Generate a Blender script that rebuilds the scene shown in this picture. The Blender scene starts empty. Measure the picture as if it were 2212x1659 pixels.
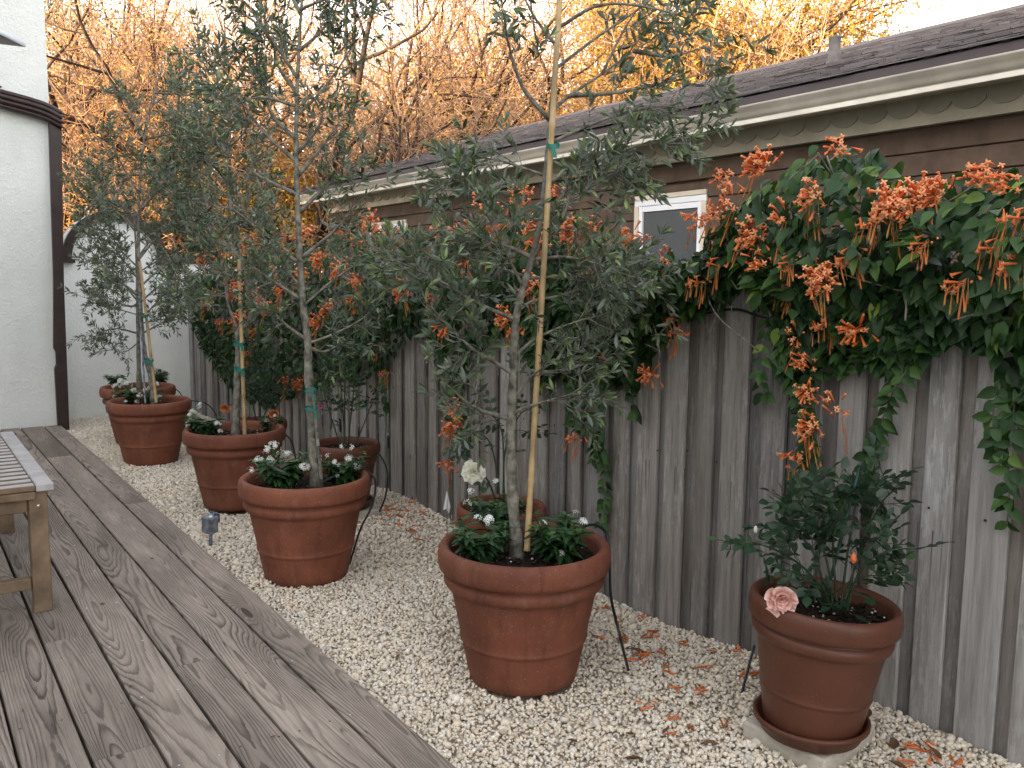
import bpy, math, random
import numpy as np
from mathutils import Vector, Matrix

scene = bpy.context.scene
C = scene.collection

# ------------------------------------------------------------------ camera
PITCH, YAW, ROLL = -0.114619, 0.621407, math.radians(.6)
EYE = np.array([0., 0., 1.2]); FPX = 1865.; PCX, PCY = 1106., 829.5
_F = np.array([math.sin(YAW)*math.cos(PITCH), math.cos(YAW)*math.cos(PITCH), math.sin(PITCH)])
_R0 = np.array([math.cos(YAW), -math.sin(YAW), 0.]); _U0 = np.cross(_R0, _F)
_R = math.cos(ROLL)*_R0 + math.sin(ROLL)*_U0; _U = -math.sin(ROLL)*_R0 + math.cos(ROLL)*_U0
cam_d = bpy.data.cameras.new('camera'); cam = bpy.data.objects.new('camera', cam_d); C.objects.link(cam)
cam_d.sensor_width = 36.; cam_d.lens = 36.*FPX/2212.; cam_d.clip_start = .05; cam_d.clip_end = 3000.
cam.matrix_world = Matrix(((_R[0], _U[0], -_F[0], EYE[0]), (_R[1], _U[1], -_F[1], EYE[1]), (_R[2], _U[2], -_F[2], EYE[2]), (0, 0, 0, 1)))
scene.camera = cam

# ------------------------------------------------------------------ sky and sun
SUN_EL, SUN_AZ = math.radians(10.), math.radians(76.+180.)     # azimuth of the sun, clockwise from +Y
world = bpy.data.worlds.new('World'); scene.world = world; world.use_nodes = True
wn = world.node_tree.nodes; wl = world.node_tree.links
bg = wn['Background']; sky = wn.new('ShaderNodeTexSky'); sky.sky_type = 'NISHITA'; sky.sun_disc = False
sky.sun_elevation = SUN_EL; sky.sun_rotation = SUN_AZ; sky.altitude = 0.; sky.air_density = 1.; sky.dust_density = 1.6; sky.ozone_density = 1.
hs_ = wn.new('ShaderNodeHueSaturation'); hs_.inputs['Saturation'].default_value = .42; wl.new(sky.outputs[0], hs_.inputs['Color'])
wb_ = wn.new('ShaderNodeMix'); wb_.data_type = 'RGBA'; wb_.blend_type = 'MULTIPLY'; wb_.inputs[0].default_value = 1.; wb_.inputs[7].default_value = (1.08, .99, .93, 1.)   # the camera's white balance for open shade
wl.new(hs_.outputs[0], wb_.inputs[6]); wl.new(wb_.outputs[2], bg.inputs[0]); bg.inputs[1].default_value = .15
sun_d = bpy.data.lights.new('sun', 'SUN'); sun_d.energy = 2.0; sun_d.angle = math.radians(.5); sun_d.color = (1., .68, .36)
sun = bpy.data.objects.new('sun', sun_d); C.objects.link(sun)
_sd = Vector((math.sin(SUN_AZ)*math.cos(SUN_EL), math.cos(SUN_AZ)*math.cos(SUN_EL), math.sin(SUN_EL)))
sun.rotation_euler = _sd.to_track_quat('Z', 'Y').to_euler()
scene.view_settings.view_transform = 'Standard'; scene.view_settings.look = 'None'
scene.view_settings.exposure = 3.08; scene.view_settings.gamma = 1.
scene.cycles.max_bounces = 6; scene.cycles.transparent_max_bounces = 8
scene.cycles.use_denoising = True

# ------------------------------------------------------------------ survey helpers: a direction read off the photo, met with a real plane
def ray(x, y): return _F + _R*(x-PCX)/FPX + _U*(PCY-y)/FPX
def at_d(x, y, d): return EYE + ray(x, y)*d
def at_x(x, y, X):
    r = ray(x, y); return EYE + r*(X/r[0])
def at_y(x, y, Y):
    r = ray(x, y); return EYE + r*(Y/r[1])
def depth(P): return float((np.asarray(P)-EYE) @ _F)

# ------------------------------------------------------------------ mesh helpers
rng = np.random.default_rng(7); random.seed(7)
def unit(v):
    v = np.asarray(v, float); return v/max(np.linalg.norm(v), 1e-9)
class G:
    def __init__(s): s.V = []; s.F = {3: [], 4: []}; s.A = {}; s.n = 0
    def add(s, V, F, **attrs):
        V = np.asarray(V, float).reshape(-1, 3)
        if not isinstance(F, (list, tuple)): F = [F]
        for f in F:
            f = np.asarray(f, np.int64)
            if len(f): s.F[f.shape[1]].append(f+s.n)
        for k, a in attrs.items(): s.A.setdefault(k, []).append(np.broadcast_to(np.asarray(a, float), (len(V),) if np.ndim(a) < 2 else (len(V), 3)))
        s.V.append(V); s.n += len(V); return s
    def mesh(s, name, mats, smooth=True):
        me = bpy.data.meshes.new(name); V = np.concatenate(s.V)
        me.vertices.add(len(V)); me.vertices.foreach_set('co', V.astype(np.float32).ravel())
        T = [np.concatenate(s.F[k]) for k in (3, 4) if s.F[k]]
        idx = np.concatenate([t.ravel() for t in T]); tot = np.concatenate([np.full(len(t), t.shape[1]) for t in T])
        me.loops.add(len(idx)); me.loops.foreach_set('vertex_index', idx.astype(np.int32))
        me.polygons.add(len(tot)); st = np.zeros(len(tot), np.int32); st[1:] = np.cumsum(tot)[:-1]
        me.polygons.foreach_set('loop_start', st)
        me.polygons.foreach_set('use_smooth', np.full(len(tot), bool(smooth)))
        for k, a in s.A.items():
            a = np.concatenate(a)
            if a.ndim == 1:
                me.attributes.new(k, 'FLOAT', 'POINT').data.foreach_set('value', a.astype(np.float32))
            else:
                at = me.attributes.new(k, 'FLOAT_COLOR', 'POINT'); at.data.foreach_set('color', np.concatenate([a, np.ones((len(a), 1))], 1).astype(np.float32).ravel())
        me.update(calc_edges=True)
        for m in (mats if isinstance(mats, (list, tuple)) else [mats]): me.materials.append(m)
        return me
def obj(name, g, mat=None, parent=None, smooth=True, loc=None, kind=None, label=None, cat=None, group=None):
    me = g.mesh(name, mat, smooth) if isinstance(g, G) else g
    o = bpy.data.objects.new(name, me); C.objects.link(o); o.parent = parent
    if loc is not None: o.location = loc
    return tag(o, label, cat, group, kind)
def tag(o, label=None, cat=None, group=None, kind=None):
    if label: o['label'] = label
    if cat: o['category'] = cat
    if group: o['group'] = group
    if kind: o['kind'] = kind
    return o
def thing(name, loc, label, cat, group=None):
    o = bpy.data.objects.new(name, None); C.objects.link(o); o.location = loc; o.empty_display_size = .1
    return tag(o, label, cat, group)

BOXF = np.array([[0, 3, 2, 1], [4, 5, 6, 7], [0, 1, 5, 4], [1, 2, 6, 5], [2, 3, 7, 6], [3, 0, 4, 7]])
def box(a, b):
    (x0, y0, z0), (x1, y1, z1) = a, b
    return np.array([[x0, y0, z0], [x1, y0, z0], [x1, y1, z0], [x0, y1, z0], [x0, y0, z1], [x1, y0, z1], [x1, y1, z1], [x0, y1, z1]], float), BOXF
def cbox(sx, sy, sz, c):
    """box centred on the origin with chamfered edges, each face, edge and corner its own polygon"""
    hx, hy, hz = sx/2, sy/2, sz/2; V = []; id_ = {}
    for i, (X, Y, Z) in enumerate([(a, b, d) for a in (-1, 1) for b in (-1, 1) for d in (-1, 1)]):
        for ax, p in enumerate(((X*hx, Y*(hy-c), Z*(hz-c)), (X*(hx-c), Y*hy, Z*(hz-c)), (X*(hx-c), Y*(hy-c), Z*hz))):
            id_[(X, Y, Z, ax)] = len(V); V.append(p)
    Q, T = [], []
    for s in (-1, 1):
        Q.append([id_[(s, b, d, 0)] for b, d in ((-1, -1), (1, -1), (1, 1), (-1, 1))][::s])
        Q.append([id_[(b, s, d, 1)] for b, d in ((-1, -1), (-1, 1), (1, 1), (1, -1))][::s])
        Q.append([id_[(b, d, s, 2)] for b, d in ((-1, -1), (1, -1), (1, 1), (-1, 1))][::s])
    for s in (-1, 1):
        for t in (-1, 1):
            k = s*t
            Q.append([id_[(s, t, -1, 0)], id_[(s, t, -1, 1)], id_[(s, t, 1, 1)], id_[(s, t, 1, 0)]][::k])
            Q.append([id_[(s, -1, t, 2)], id_[(s, 1, t, 2)], id_[(s, 1, t, 0)], id_[(s, -1, t, 0)]][::-k])
            Q.append([id_[(-1, s, t, 1)], id_[(1, s, t, 1)], id_[(1, s, t, 2)], id_[(-1, s, t, 2)]][::-k])
    for X in (-1, 1):
        for Y in (-1, 1):
            for Z in (-1, 1):
                T.append([id_[(X, Y, Z, 0)], id_[(X, Y, Z, 1)], id_[(X, Y, Z, 2)]][::X*Y*Z])
    return np.array(V), [np.array(Q), np.array(T)]
def tube(P, r, n=8, cap=True):
    P = np.asarray(P, float); m = len(P); r = np.broadcast_to(np.asarray(r, float), (m,))
    T = np.gradient(P, axis=0); T /= np.linalg.norm(T, axis=1)[:, None]+1e-12
    a = np.array([0, 0, 1.]) if abs(T[0][2]) < .9 else np.array([1., 0, 0])
    u = unit(np.cross(T[0], a)); V = []
    ang = np.arange(n)*2*math.pi/n
    for i in range(m):
        u = unit(u-T[i]*(u @ T[i])); w = np.cross(T[i], u)
        V.append(P[i]+r[i]*(np.cos(ang)[:, None]*u+np.sin(ang)[:, None]*w))
    V = np.concatenate(V); F = []
    i, j = np.meshgrid(np.arange(m-1), np.arange(n), indexing='ij'); k = (j+1) % n
    F = np.stack([i*n+j, i*n+k, (i+1)*n+k, (i+1)*n+j], -1).reshape(-1, 4)
    if not cap: return V, F
    V = np.concatenate([V, P[:1], P[-1:]]); jj = np.arange(n); kk = (jj+1) % n
    T3 = np.concatenate([np.stack([np.full(n, m*n), kk, jj], -1), np.stack([np.full(n, m*n+1), (m-1)*n+jj, (m-1)*n+kk], -1)])
    return V, [F, T3]
def spline(P, k=6):
    """Catmull-Rom through the points"""
    P = np.asarray(P, float)
    if len(P) < 3: return np.array([P[0]+(P[1]-P[0])*t for t in np.linspace(0, 1, k+1)])
    Q = np.concatenate([[2*P[0]-P[1]], P, [2*P[-1]-P[-2]]]); out = []
    for i in range(1, len(Q)-2):
        for t in np.arange(k)/k:
            a, b, c, d = Q[i-1:i+3]
            out.append(.5*((2*b)+(c-a)*t+(2*a-5*b+4*c-d)*t*t+(3*b-a-3*c+d)*t**3))
    out.append(P[-1]); return np.array(out)
def lathe(prof, n=64, wob=0.):
    prof = np.asarray(prof, float); m = len(prof); a = np.arange(n)*2*math.pi/n
    rr = prof[:, 0][:, None]*(1+wob*np.sin(2*a+.7)[None])
    V = np.stack([rr*np.cos(a), rr*np.sin(a), np.broadcast_to(prof[:, 1][:, None], (m, n))], -1).reshape(-1, 3)
    i, j = np.meshgrid(np.arange(m-1), np.arange(n), indexing='ij'); k = (j+1) % n
    return V, np.stack([i*n+j, i*n+k, (i+1)*n+k, (i+1)*n+j], -1).reshape(-1, 4)
def segs(P0, P1, R0, R1, n=3):
    """many tapered sticks at once"""
    P0, P1 = np.asarray(P0, float), np.asarray(P1, float); T = P1-P0; T = T/(np.linalg.norm(T, axis=1)[:, None]+1e-9)
    a = np.where(np.abs(T[:, 2:3]) < .9, np.array([[0, 0, 1.]]), np.array([[1., 0, 0]]))
    u = np.cross(T, a); u /= np.linalg.norm(u, axis=1)[:, None]+1e-9; w = np.cross(T, u)
    ang = np.arange(n)*2*math.pi/n; d = np.cos(ang)[None, :, None]*u[:, None]+np.sin(ang)[None, :, None]*w[:, None]
    V = np.concatenate([P0[:, None]+d*np.asarray(R0)[:, None, None], P1[:, None]+d*np.asarray(R1)[:, None, None]], 1)
    j = np.arange(n); k = (j+1) % n; f = np.stack([j, k, n+k, n+j], -1)
    F = (f[None]+(np.arange(len(P0))*2*n)[:, None, None]).reshape(-1, 4)
    return V.reshape(-1, 3), F
def place(V, F, M, T):
    """copies of a template: M (k,3,3) matrices, T (k,3)"""
    W = np.einsum('kij,vj->kvi', M, V)+T[:, None]; k, v = len(T), len(V)
    if not isinstance(F, (list, tuple)): F = [F]
    return W.reshape(-1, 3), [(np.asarray(f)[None]+(np.arange(k)*v)[:, None, None]).reshape(-1, np.asarray(f).shape[1]) for f in F]
def frames(d, up, s):
    """rotation*scale matrices with local y along d and local z near up"""
    d = d/(np.linalg.norm(d, axis=1)[:, None]+1e-9); x = np.cross(d, up); x /= np.linalg.norm(x, axis=1)[:, None]+1e-9
    z = np.cross(x, d); return np.stack([x, d, z], -1)*np.asarray(s).reshape(-1, 1, 1)
def rdir(k): v = rng.normal(size=(k, 3)); return v/np.linalg.norm(v, axis=1)[:, None]
def leaf(w, droop=.12, fold=.25, belly=.45, n=4):
    """unit-long leaf along +y, widest at belly, folded on the midrib, drooping at the tip"""
    t = np.linspace(0, 1, n+1); V = []; wid = w/2*np.sin(np.pi*np.clip(t, 0, 1)**(math.log(.5)/math.log(belly)))
    for ti, wi in zip(t, wid):
        z = -droop*ti*ti
        V += [(-wi, ti, z+wi*fold*2), (0, ti, z), (wi, ti, z+wi*fold*2)]
    V = V[1:2]+V[3:-3]+V[-2:-1]; m = n-1; Q = []; T = [[0, 2, 1], [0, 3, 2]]
    for i in range(m-1):
        a = 1+3*i; Q += [[a, a+1, a+4, a+3], [a+1, a+2, a+5, a+4]]
    a = 1+3*(m-1); e = len(V)-1; T += [[a, a+1, e], [a+1, a+2, e]]
    return np.array(V), ([np.array(Q), np.array(T)] if Q else [np.array(T)])

# ------------------------------------------------------------------ material helpers
def mat(name, rough=.6, spec=.4):
    m = bpy.data.materials.new(name); m.use_nodes = True; b = m.node_tree.nodes['Principled BSDF']
    b.inputs['Roughness'].default_value = rough; b.inputs['Specular IOR Level'].default_value = spec
    return m, m.node_tree, b
class N:
    def __init__(s, nt): s.nt = nt
    def new(s, t, **kw):
        n = s.nt.nodes.new('ShaderNode'+t)
        for k, v in kw.items(): setattr(n, k, v)
        return n
    def link(s, a, b): s.nt.links.new(a, b); return b
    def val(s, sock, v):
        if hasattr(v, 'is_output'): s.nt.links.new(v, sock)
        else: sock.default_value = v
    def math(s, op, a, b=None, c=None, clamp=False):
        n = s.new('Math', operation=op, use_clamp=clamp)
        for i, v in enumerate((a, b, c)):
            if v is not None: s.val(n.inputs[i], v)
        return n.outputs[0]
    def noise(s, vec, scale, detail=4., rough=.55, dist=0., out=0):
        n = s.new('TexNoise')
        if vec is not None: s.link(vec, n.inputs['Vector'])
        n.inputs['Scale'].default_value = scale; n.inputs['Detail'].default_value = detail; n.inputs['Roughness'].default_value = rough; n.inputs['Distortion'].default_value = dist
        return n.outputs[out]
    def mapv(s, vec, scale=(1, 1, 1), loc=(0, 0, 0)):
        n = s.new('Mapping'); s.link(vec, n.inputs[0]); n.inputs['Scale'].default_value = scale; n.inputs['Location'].default_value = loc
        return n.outputs[0]
    def ramp(s, fac, stops, interp='LINEAR'):
        n = s.new('ValToRGB'); s.val(n.inputs[0], fac); e = n.color_ramp.elements; n.color_ramp.interpolation = interp
        while len(e) < len(stops): e.new(.5)
        for el, (p, c) in zip(e, stops): el.position = p; el.color = (*c, 1) if len(c) == 3 else c
        return n.outputs[0]
    def mix(s, fac, a, b, blend='MIX'):
        n = s.new('Mix', data_type='RGBA', blend_type=blend); s.val(n.inputs[0], fac)
        for i, v in ((6, a), (7, b)): s.val(n.inputs[i], v if hasattr(v, 'is_output') else ((*v, 1) if len(v) == 3 else v))
        return n.outputs[2]
    def bump(s, h, strength, dist=.01, normal=None):
        n = s.new('Bump'); n.inputs['Strength'].default_value = strength; n.inputs['Distance'].default_value = dist; s.link(h, n.inputs['Height'])
        if normal is not None: s.link(normal, n.inputs['Normal'])
        return n.outputs[0]
    def coord(s, which='Object', randomise=0.):
        c = s.new('TexCoord').outputs[which]
        if randomise:
            r = s.new('ObjectInfo').outputs['Random']; v = s.new('CombineXYZ')
            for i, k in enumerate((1., .37, .71)): s.val(v.inputs[i], s.math('MULTIPLY', r, randomise*k))
            a = s.new('VectorMath', operation='ADD'); s.link(c, a.inputs[0]); s.link(v.outputs[0], a.inputs[1]); c = a.outputs[0]
        return c
    def attr(s, name, out='Fac'):
        n = s.new('Attribute', attribute_name=name); return n.outputs[out]
def plain(name, col, rough=.6, spec=.4, var=.12, scale=8., bump=0., metal=0.):
    m, nt, b = mat(name, rough, spec); n = N(nt); c = n.coord('Object', 20.)
    f = n.noise(c, scale, 5.); lo = tuple(max(0, v*(1-var*2)) for v in col); hi = tuple(min(1, v*(1+var*1.5)) for v in col)
    n.link(n.ramp(f, [(.3, lo), (.7, hi)]), b.inputs['Base Color']); b.inputs['Metallic'].default_value = metal
    if bump: n.link(n.bump(n.noise(c, scale*6, 4.), bump, .004), b.inputs['Normal'])
    return m
def leaf_mat(name, stops, back=None, rough=.45, trans=.25, spec=.45, tint=(1.1, 1.25, .5)):
    m, nt, b = mat(name, rough, spec); n = N(nt)
    col = n.ramp(n.attr('rnd'), stops)
    if back:
        col = n.mix(n.new('NewGeometry').outputs['Backfacing'], col, back)
    n.link(col, b.inputs['Base Color'])
    t = n.new('BsdfTranslucent'); n.link(n.mix(1., col, tint, 'MULTIPLY'), t.inputs[0])
    ms = n.new('MixShader'); ms.inputs[0].default_value = trans
    n.link(b.outputs[0], ms.inputs[1]); n.link(t.outputs[0], ms.inputs[2]); n.link(ms.outputs[0], nt.nodes['Material Output'].inputs['Surface'])
    return m

# wood with plain-sawn rings: planks run along local y
def wood(name, early, late, ring=.011, knots=True, grey=.5, gloss=.75, zoff=.05, bump=.35):
    m, nt, b = mat(name, gloss, .25); n = N(nt)
    c = n.coord('Object', 40.); sep = n.new('SeparateXYZ'); raw = n.new('TexCoord').outputs['Object']; n.link(raw, sep.inputs[0])
    big = n.noise(n.mapv(c, (2.7, .42, 1.)), 1., 2., .5, .25, 1); sb = n.new('SeparateColor'); n.link(big, sb.inputs[0])
    dx = n.math('MULTIPLY', n.math('SUBTRACT', sb.outputs[0], .5), .20)
    dz = n.math('MULTIPLY', n.math('SUBTRACT', sb.outputs[1], .42), .30)
    x = n.math('ADD', sep.outputs[0], dx); z = n.math('ADD', dz, zoff*.5)
    r = n.math('SQRT', n.math('ADD', n.math('MULTIPLY', x, x), n.math('MULTIPLY', z, z)))
    fine = n.noise(n.mapv(c, (22., 3.0, 1.)), 1., 4., .6)
    r = n.math('ADD', r, n.math('MULTIPLY', n.math('SUBTRACT', fine, .5), .013))
    if knots:
        vo = n.new('TexVoronoi', feature='F1', distance='EUCLIDEAN'); n.link(n.mapv(c, (6.0, 1.25, 0.)), vo.inputs['Vector']); vo.inputs['Scale'].default_value = 1.
        kd = vo.outputs['Distance']; sc = n.new('SeparateColor'); n.link(vo.outputs['Color'], sc.inputs[0])
        has = n.math('GREATER_THAN', sc.outputs[0], .62)
        near = n.math('MULTIPLY', n.math('POWER', n.math('MAXIMUM', n.math('SUBTRACT', 1., n.math('MULTIPLY', kd, 2.6)), 0.), 2.), has)
        r = n.math('ADD', r, n.math('MULTIPLY', near, .07))
        kn = n.math('MULTIPLY', n.math('LESS_THAN', kd, .075), has)
    ph = n.math('FRACT', n.math('DIVIDE', r, ring))
    ringc = n.ramp(ph, [(0., (.05, .05, .05)), (.4, (.1, .1, .1)), (.62, (.45, .45, .45)), (.84, (1, 1, 1)), (.95, (.9, .9, .9)), (1., (.05, .05, .05))])
    blotch = n.noise(n.mapv(c, (5., 1.1, 1.)), 1.3, 5., .6)
    lum = n.ramp(n.noise(n.mapv(c, (9., .8, 1.), (5, 5, 5)), 1., 3.), [(.3, (.35, .35, .35)), (.65, (1, 1, 1))])
    col = n.mix(n.math('MULTIPLY', ringc, lum), early, late)
    col = n.mix(n.math('MULTIPLY', n.ramp(blotch, [(.45, (0, 0, 0)), (.68, (1, 1, 1))]), grey), col, tuple(v*.45 for v in late))
    pale = n.noise(n.mapv(c, (7., 1.6, 1.), (3, 9, 1)), 1.2, 4., .55)
    col = n.mix(n.math('MULTIPLY', n.ramp(pale, [(.52, (0, 0, 0)), (.75, (1, 1, 1))]), .55), col, tuple(min(1, v*1.45) for v in early))
    fib = n.noise(n.mapv(c, (260., 6., 40.)), 1., 3., .6)
    col = n.mix(n.ramp(fib, [(.42, (0, 0, 0)), (.7, (.6, .6, .6))]), col, tuple(v*.42 for v in early))
    crack = n.noise(n.mapv(c, (38., .9, 1.), (1, 4, 2)), 1., 2., .5)
    ck = n.ramp(n.math('ABSOLUTE', n.math('SUBTRACT', crack, .5)), [(0., (1, 1, 1)), (.008, (0, 0, 0))])
    ckm = n.math('MULTIPLY', ck, n.ramp(n.noise(n.mapv(c, (4., .8, 1.), (7, 3, 2)), 1., 2.), [(.5, (0, 0, 0)), (.6, (1, 1, 1))]))
    col = n.mix(n.math('MULTIPLY', ckm, .8), col, (.02, .015, .012))
    if knots: col = n.mix(n.math('MULTIPLY', kn, .75), col, tuple(v*.4 for v in late))
    rnd = n.new('ObjectInfo').outputs['Random']
    hsv = n.new('HueSaturation'); n.link(col, hsv.inputs['Color']); n.val(hsv.inputs['Value'], n.math('ADD', .82, n.math('MULTIPLY', rnd, .36))); hsv.inputs['Saturation'].default_value = 1.
    n.link(hsv.outputs[0], b.inputs['Base Color'])
    hgt = n.math('SUBTRACT', n.math('SUBTRACT', n.math('MULTIPLY', fib, .5), n.math('MULTIPLY', ringc, .0)), n.math('MULTIPLY', ckm, 2.))
    hgt = n.math('ADD', hgt, n.math('MULTIPLY', ringc, .7))
    n.link(n.bump(hgt, bump, .003), b.inputs['Normal'])
    return m

M = {}
M['deck'] = wood('weathered_deck_wood', (.322, .268, .222), (.066, .051, .041), .0072, True, .45)
def fence_mat(name, tone, brown):
    m, nt, b = mat(name, .85, .2); n = N(nt)
    c = n.coord('Object', 60.); rnd = n.new('ObjectInfo').outputs['Random']
    st = n.noise(n.mapv(c, (46., 46., 2.6)), 1., 5., .62, .25)
    col = n.ramp(st, [(.25, (.105, .094, .086)), (.45, (.185, .171, .160)), (.60, (.235, .220, .208)), (.78, (.30, .285, .272))])
    fl = n.noise(n.mapv(c, (75., 75., 15.)), 1., 5., .7)                       # short flecks of bleached fibre
    col = n.mix(n.math('MULTIPLY', n.ramp(fl, [(.50, (0, 0, 0)), (.60, (1, 1, 1))]), n.ramp(n.noise(n.mapv(c, (7., 7., 1.7)), 1., 3.), [(.38, (0, 0, 0)), (.60, (.5, .5, .5))])), col, (.36, .352, .345))
    dk = n.noise(n.mapv(c, (55., 55., 5.), (3, 3, 3)), 1., 4., .65)
    col = n.mix(n.ramp(dk, [(.60, (0, 0, 0)), (.74, (.5, .5, .5))]), col, (.085, .080, .079))
    br = n.noise(n.mapv(c, (5., 5., .8), (9, 2, 4)), 1., 3.)
    col = n.mix(n.math('MULTIPLY', n.ramp(br, [(.45, (0, 0, 0)), (.7, (1, 1, 1))]), brown), col, (.150, .118, .092))
    sk = n.noise(n.mapv(c, (60., 60., .5), (2, 5, 8)), 1., 2.)
    col = n.mix(n.ramp(sk, [(.72, (0, 0, 0)), (.78, (.6, .6, .6))]), col, (.035, .033, .033))
    raw = n.new('TexCoord').outputs['Object']; sz_ = n.new('SeparateXYZ'); n.link(raw, sz_.inputs[0])       # rust runs below the nail row
    run = n.ramp(n.noise(n.mapv(c, (110., 110., 1.2), (6, 1, 1)), 1., 1.), [(.64, (0, 0, 0)), (.70, (1, 1, 1))])
    win_ = n.ramp(n.math('ADD', n.math('MULTIPLY', sz_.outputs[2], 2.), .5), [(.08, (0, 0, 0)), (.36, (.9, .9, .9)), (.43, (1, 1, 1)), (.44, (0, 0, 0))])
    col = n.mix(n.math('MULTIPLY', n.math('MULTIPLY', run, win_), .85), col, (.030, .028, .030))
    vo = n.new('TexVoronoi'); n.link(n.mapv(c, (9., 9., 2.5)), vo.inputs['Vector']); vo.inputs['Scale'].default_value = 1.; sc = n.new('SeparateColor'); n.link(vo.outputs['Color'], sc.inputs[0])
    kn = n.math('MULTIPLY', n.math('LESS_THAN', vo.outputs['Distance'], .06), n.math('GREATER_THAN', sc.outputs[1], .6))
    col = n.mix(n.math('MULTIPLY', kn, .8), col, (.03, .026, .024))
    hsv = n.new('HueSaturation'); n.link(col, hsv.inputs['Color']); n.val(hsv.inputs['Value'], n.math('ADD', tone-.36, n.math('MULTIPLY', rnd, .78))); n.val(hsv.inputs['Saturation'], n.math('ADD', .45, n.math('MULTIPLY', n.math('FRACT', n.math('MULTIPLY', rnd, 7.3)), .9)))
    n.link(hsv.outputs[0], b.inputs['Base Color']); n.link(n.bump(n.math('ADD', st, fl), .45, .004), b.inputs['Normal'])
    return m
M['fence'] = fence_mat('grey_fence_wood', 1.24, .25); M['fence2'] = fence_mat('brown_shade_toned_batten_wood', .90, .6)  # battens: browner wood, their tone also carries some recess shade
def terracotta(name, base, dark, pale, rough, amount):
    m, nt, b = mat(name, rough, .3); n = N(nt); c = n.coord('Object', 30.)
    f = n.noise(c, 7., 6., .6); col = n.ramp(f, [(.3, dark), (.55, base), (.8, tuple(min(1, v*1.25) for v in base))])
    g = n.noise(n.mapv(c, (1, 1, .45)), 13., 6., .65); col = n.mix(n.math('MULTIPLY', n.ramp(g, [(.55, (0, 0, 0)), (.78, (1, 1, 1))]), amount), col, pale)
    st = n.noise(n.mapv(c, (9, 9, .7)), 3., 4., .6); col = n.mix(n.math('MULTIPLY', n.ramp(st, [(.55, (0, 0, 0)), (.75, (1, 1, 1))]), amount*.9), col, tuple(v*.5 for v in dark))
    sp = n.noise(c, 190., 2.); col = n.mix(n.math('MULTIPLY', n.ramp(sp, [(.68, (0, 0, 0)), (.74, (1, 1, 1))]), amount), col, (.5, .4, .34))
    hsv = n.new('HueSaturation'); n.link(col, hsv.inputs['Color']); n.val(hsv.inputs['Value'], n.math('ADD', .88, n.math('MULTIPLY', n.new('ObjectInfo').outputs['Random'], .2)))
    n.link(hsv.outputs[0], b.inputs['Base Color']); n.link(n.bump(n.noise(c, 90., 5.), .18, .003), b.inputs['Normal'])
    return m
M['terra'] = terracotta('terracotta', (.182, .061, .034), (.122, .040, .023), (.27, .145, .10), .70, .55)
M['terra2'] = terracotta('smooth_terracotta_plastic', (.100, .037, .022), (.084, .030, .018), (.115, .046, .030), .40, .15)
def stucco(name, col, sc=55.):
    m, nt, b = mat(name, .9, .2); n = N(nt); c = n.coord('Object')
    f = n.noise(c, 1.3, 5., .6); lo = tuple(v*.9 for v in col)
    cc = n.ramp(f, [(.35, lo), (.65, col)])
    dirt = n.noise(n.mapv(c, (2., 2., .4)), 2., 5.); cc = n.mix(n.math('MULTIPLY', n.ramp(dirt, [(.55, (0, 0, 0)), (.8, (1, 1, 1))]), .25), cc, tuple(v*.7 for v in col))
    n.link(cc, b.inputs['Base Color'])
    h1 = n.noise(c, sc, 4., .6, .4); h2 = n.noise(c, sc*.3, 3.)
    n.link(n.bump(n.math('ADD', h1, n.math('MULTIPLY', h2, .8)), .75, .012), b.inputs['Normal'])
    return m
M['stucco'] = stucco('white_stucco', (.73, .745, .715)); M['stucco2'] = stucco('white_garden_wall_stucco', (.86, .87, .84))
M['brown'] = plain('dark_brown_paint', (.030, .016, .014), .4, .4, .2, 14., .25)
M['white'] = plain('white_paint', (.72, .70, .64), .5, .4, .06, 5., .05)
M['cream'] = plain('cream_trim_paint', (.66, .59, .48), .6, .3, .08, 4., .08)
M['taupe'] = plain('taupe_soffit_paint', (.47, .42, .345), .65, .3, .08, 3., .08)
M['siding'] = plain('brown_siding_paint', (.098, .066, .048), .75, .25, .16, 6., .35)
M['fascia'] = plain('dark_drip_edge', (.055, .042, .045), .55, .4, .12, 3.)
M['frame'] = plain('white_window_vinyl', (.80, .82, .86), .4, .4, .03, 3.)
M['soil'] = plain('potting_soil', (.020, .014, .011), .95, .15, .6, 60., 1.)
M['earth'] = plain('packed_earth', (.50, .43, .34), .95, .15, .3, 20., .8)
M['lawn'] = plain('far_ground', (.10, .10, .05), .95, .1, .4, .6)
M['bark'] = plain('olive_bark', (.175, .165, .135), .85, .2, .35, 38., .6)
M['bamboo'] = plain('bamboo', (.38, .265, .13), .5, .4, .2, 12., .1)
M['tape'] = plain('green_tie_tape', (.004, .15, .115), .4, .5, .1, 10.)
M['hose'] = plain('black_drip_hose', (.010, .010, .011), .45, .5, .2, 10.)
M['paver'] = plain('pale_concrete', (.46, .42, .36), .9, .2, .15, 18., .8)
M['galv'] = plain('galvanised_metal', (.22, .245, .29), .5, .5, .4, 30., .1, .5)
M['teak'] = plain('teak', (.165, .112, .070), .6, .35, .25, 9., .15)
M['teak_grey'] = plain('silvered_teak', (.36, .345, .34), .7, .3, .12, 14., .2)
M['canvas'] = plain('white_canvas', (.66, .68, .72), .85, .2, .05, 6., .1)
M['steel'] = plain('bright_steel', (.6, .6, .6), .3, .5, .05, 5., 0, 1.)
M['tag'] = plain('white_plastic', (.75, .76, .80), .5, .4, .03, 8.)
M['green_stake'] = plain('green_coated_stake', (.008, .045, .035), .5, .4, .1, 10.)
M['petal_pink'] = leaf_mat('pink_rose_petal', [(0, (.62, .24, .10)), (.45, (.80, .43, .32)), (1, (.86, .60, .56))], None, .6, .3, .3, (1, .9, .85))
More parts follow.
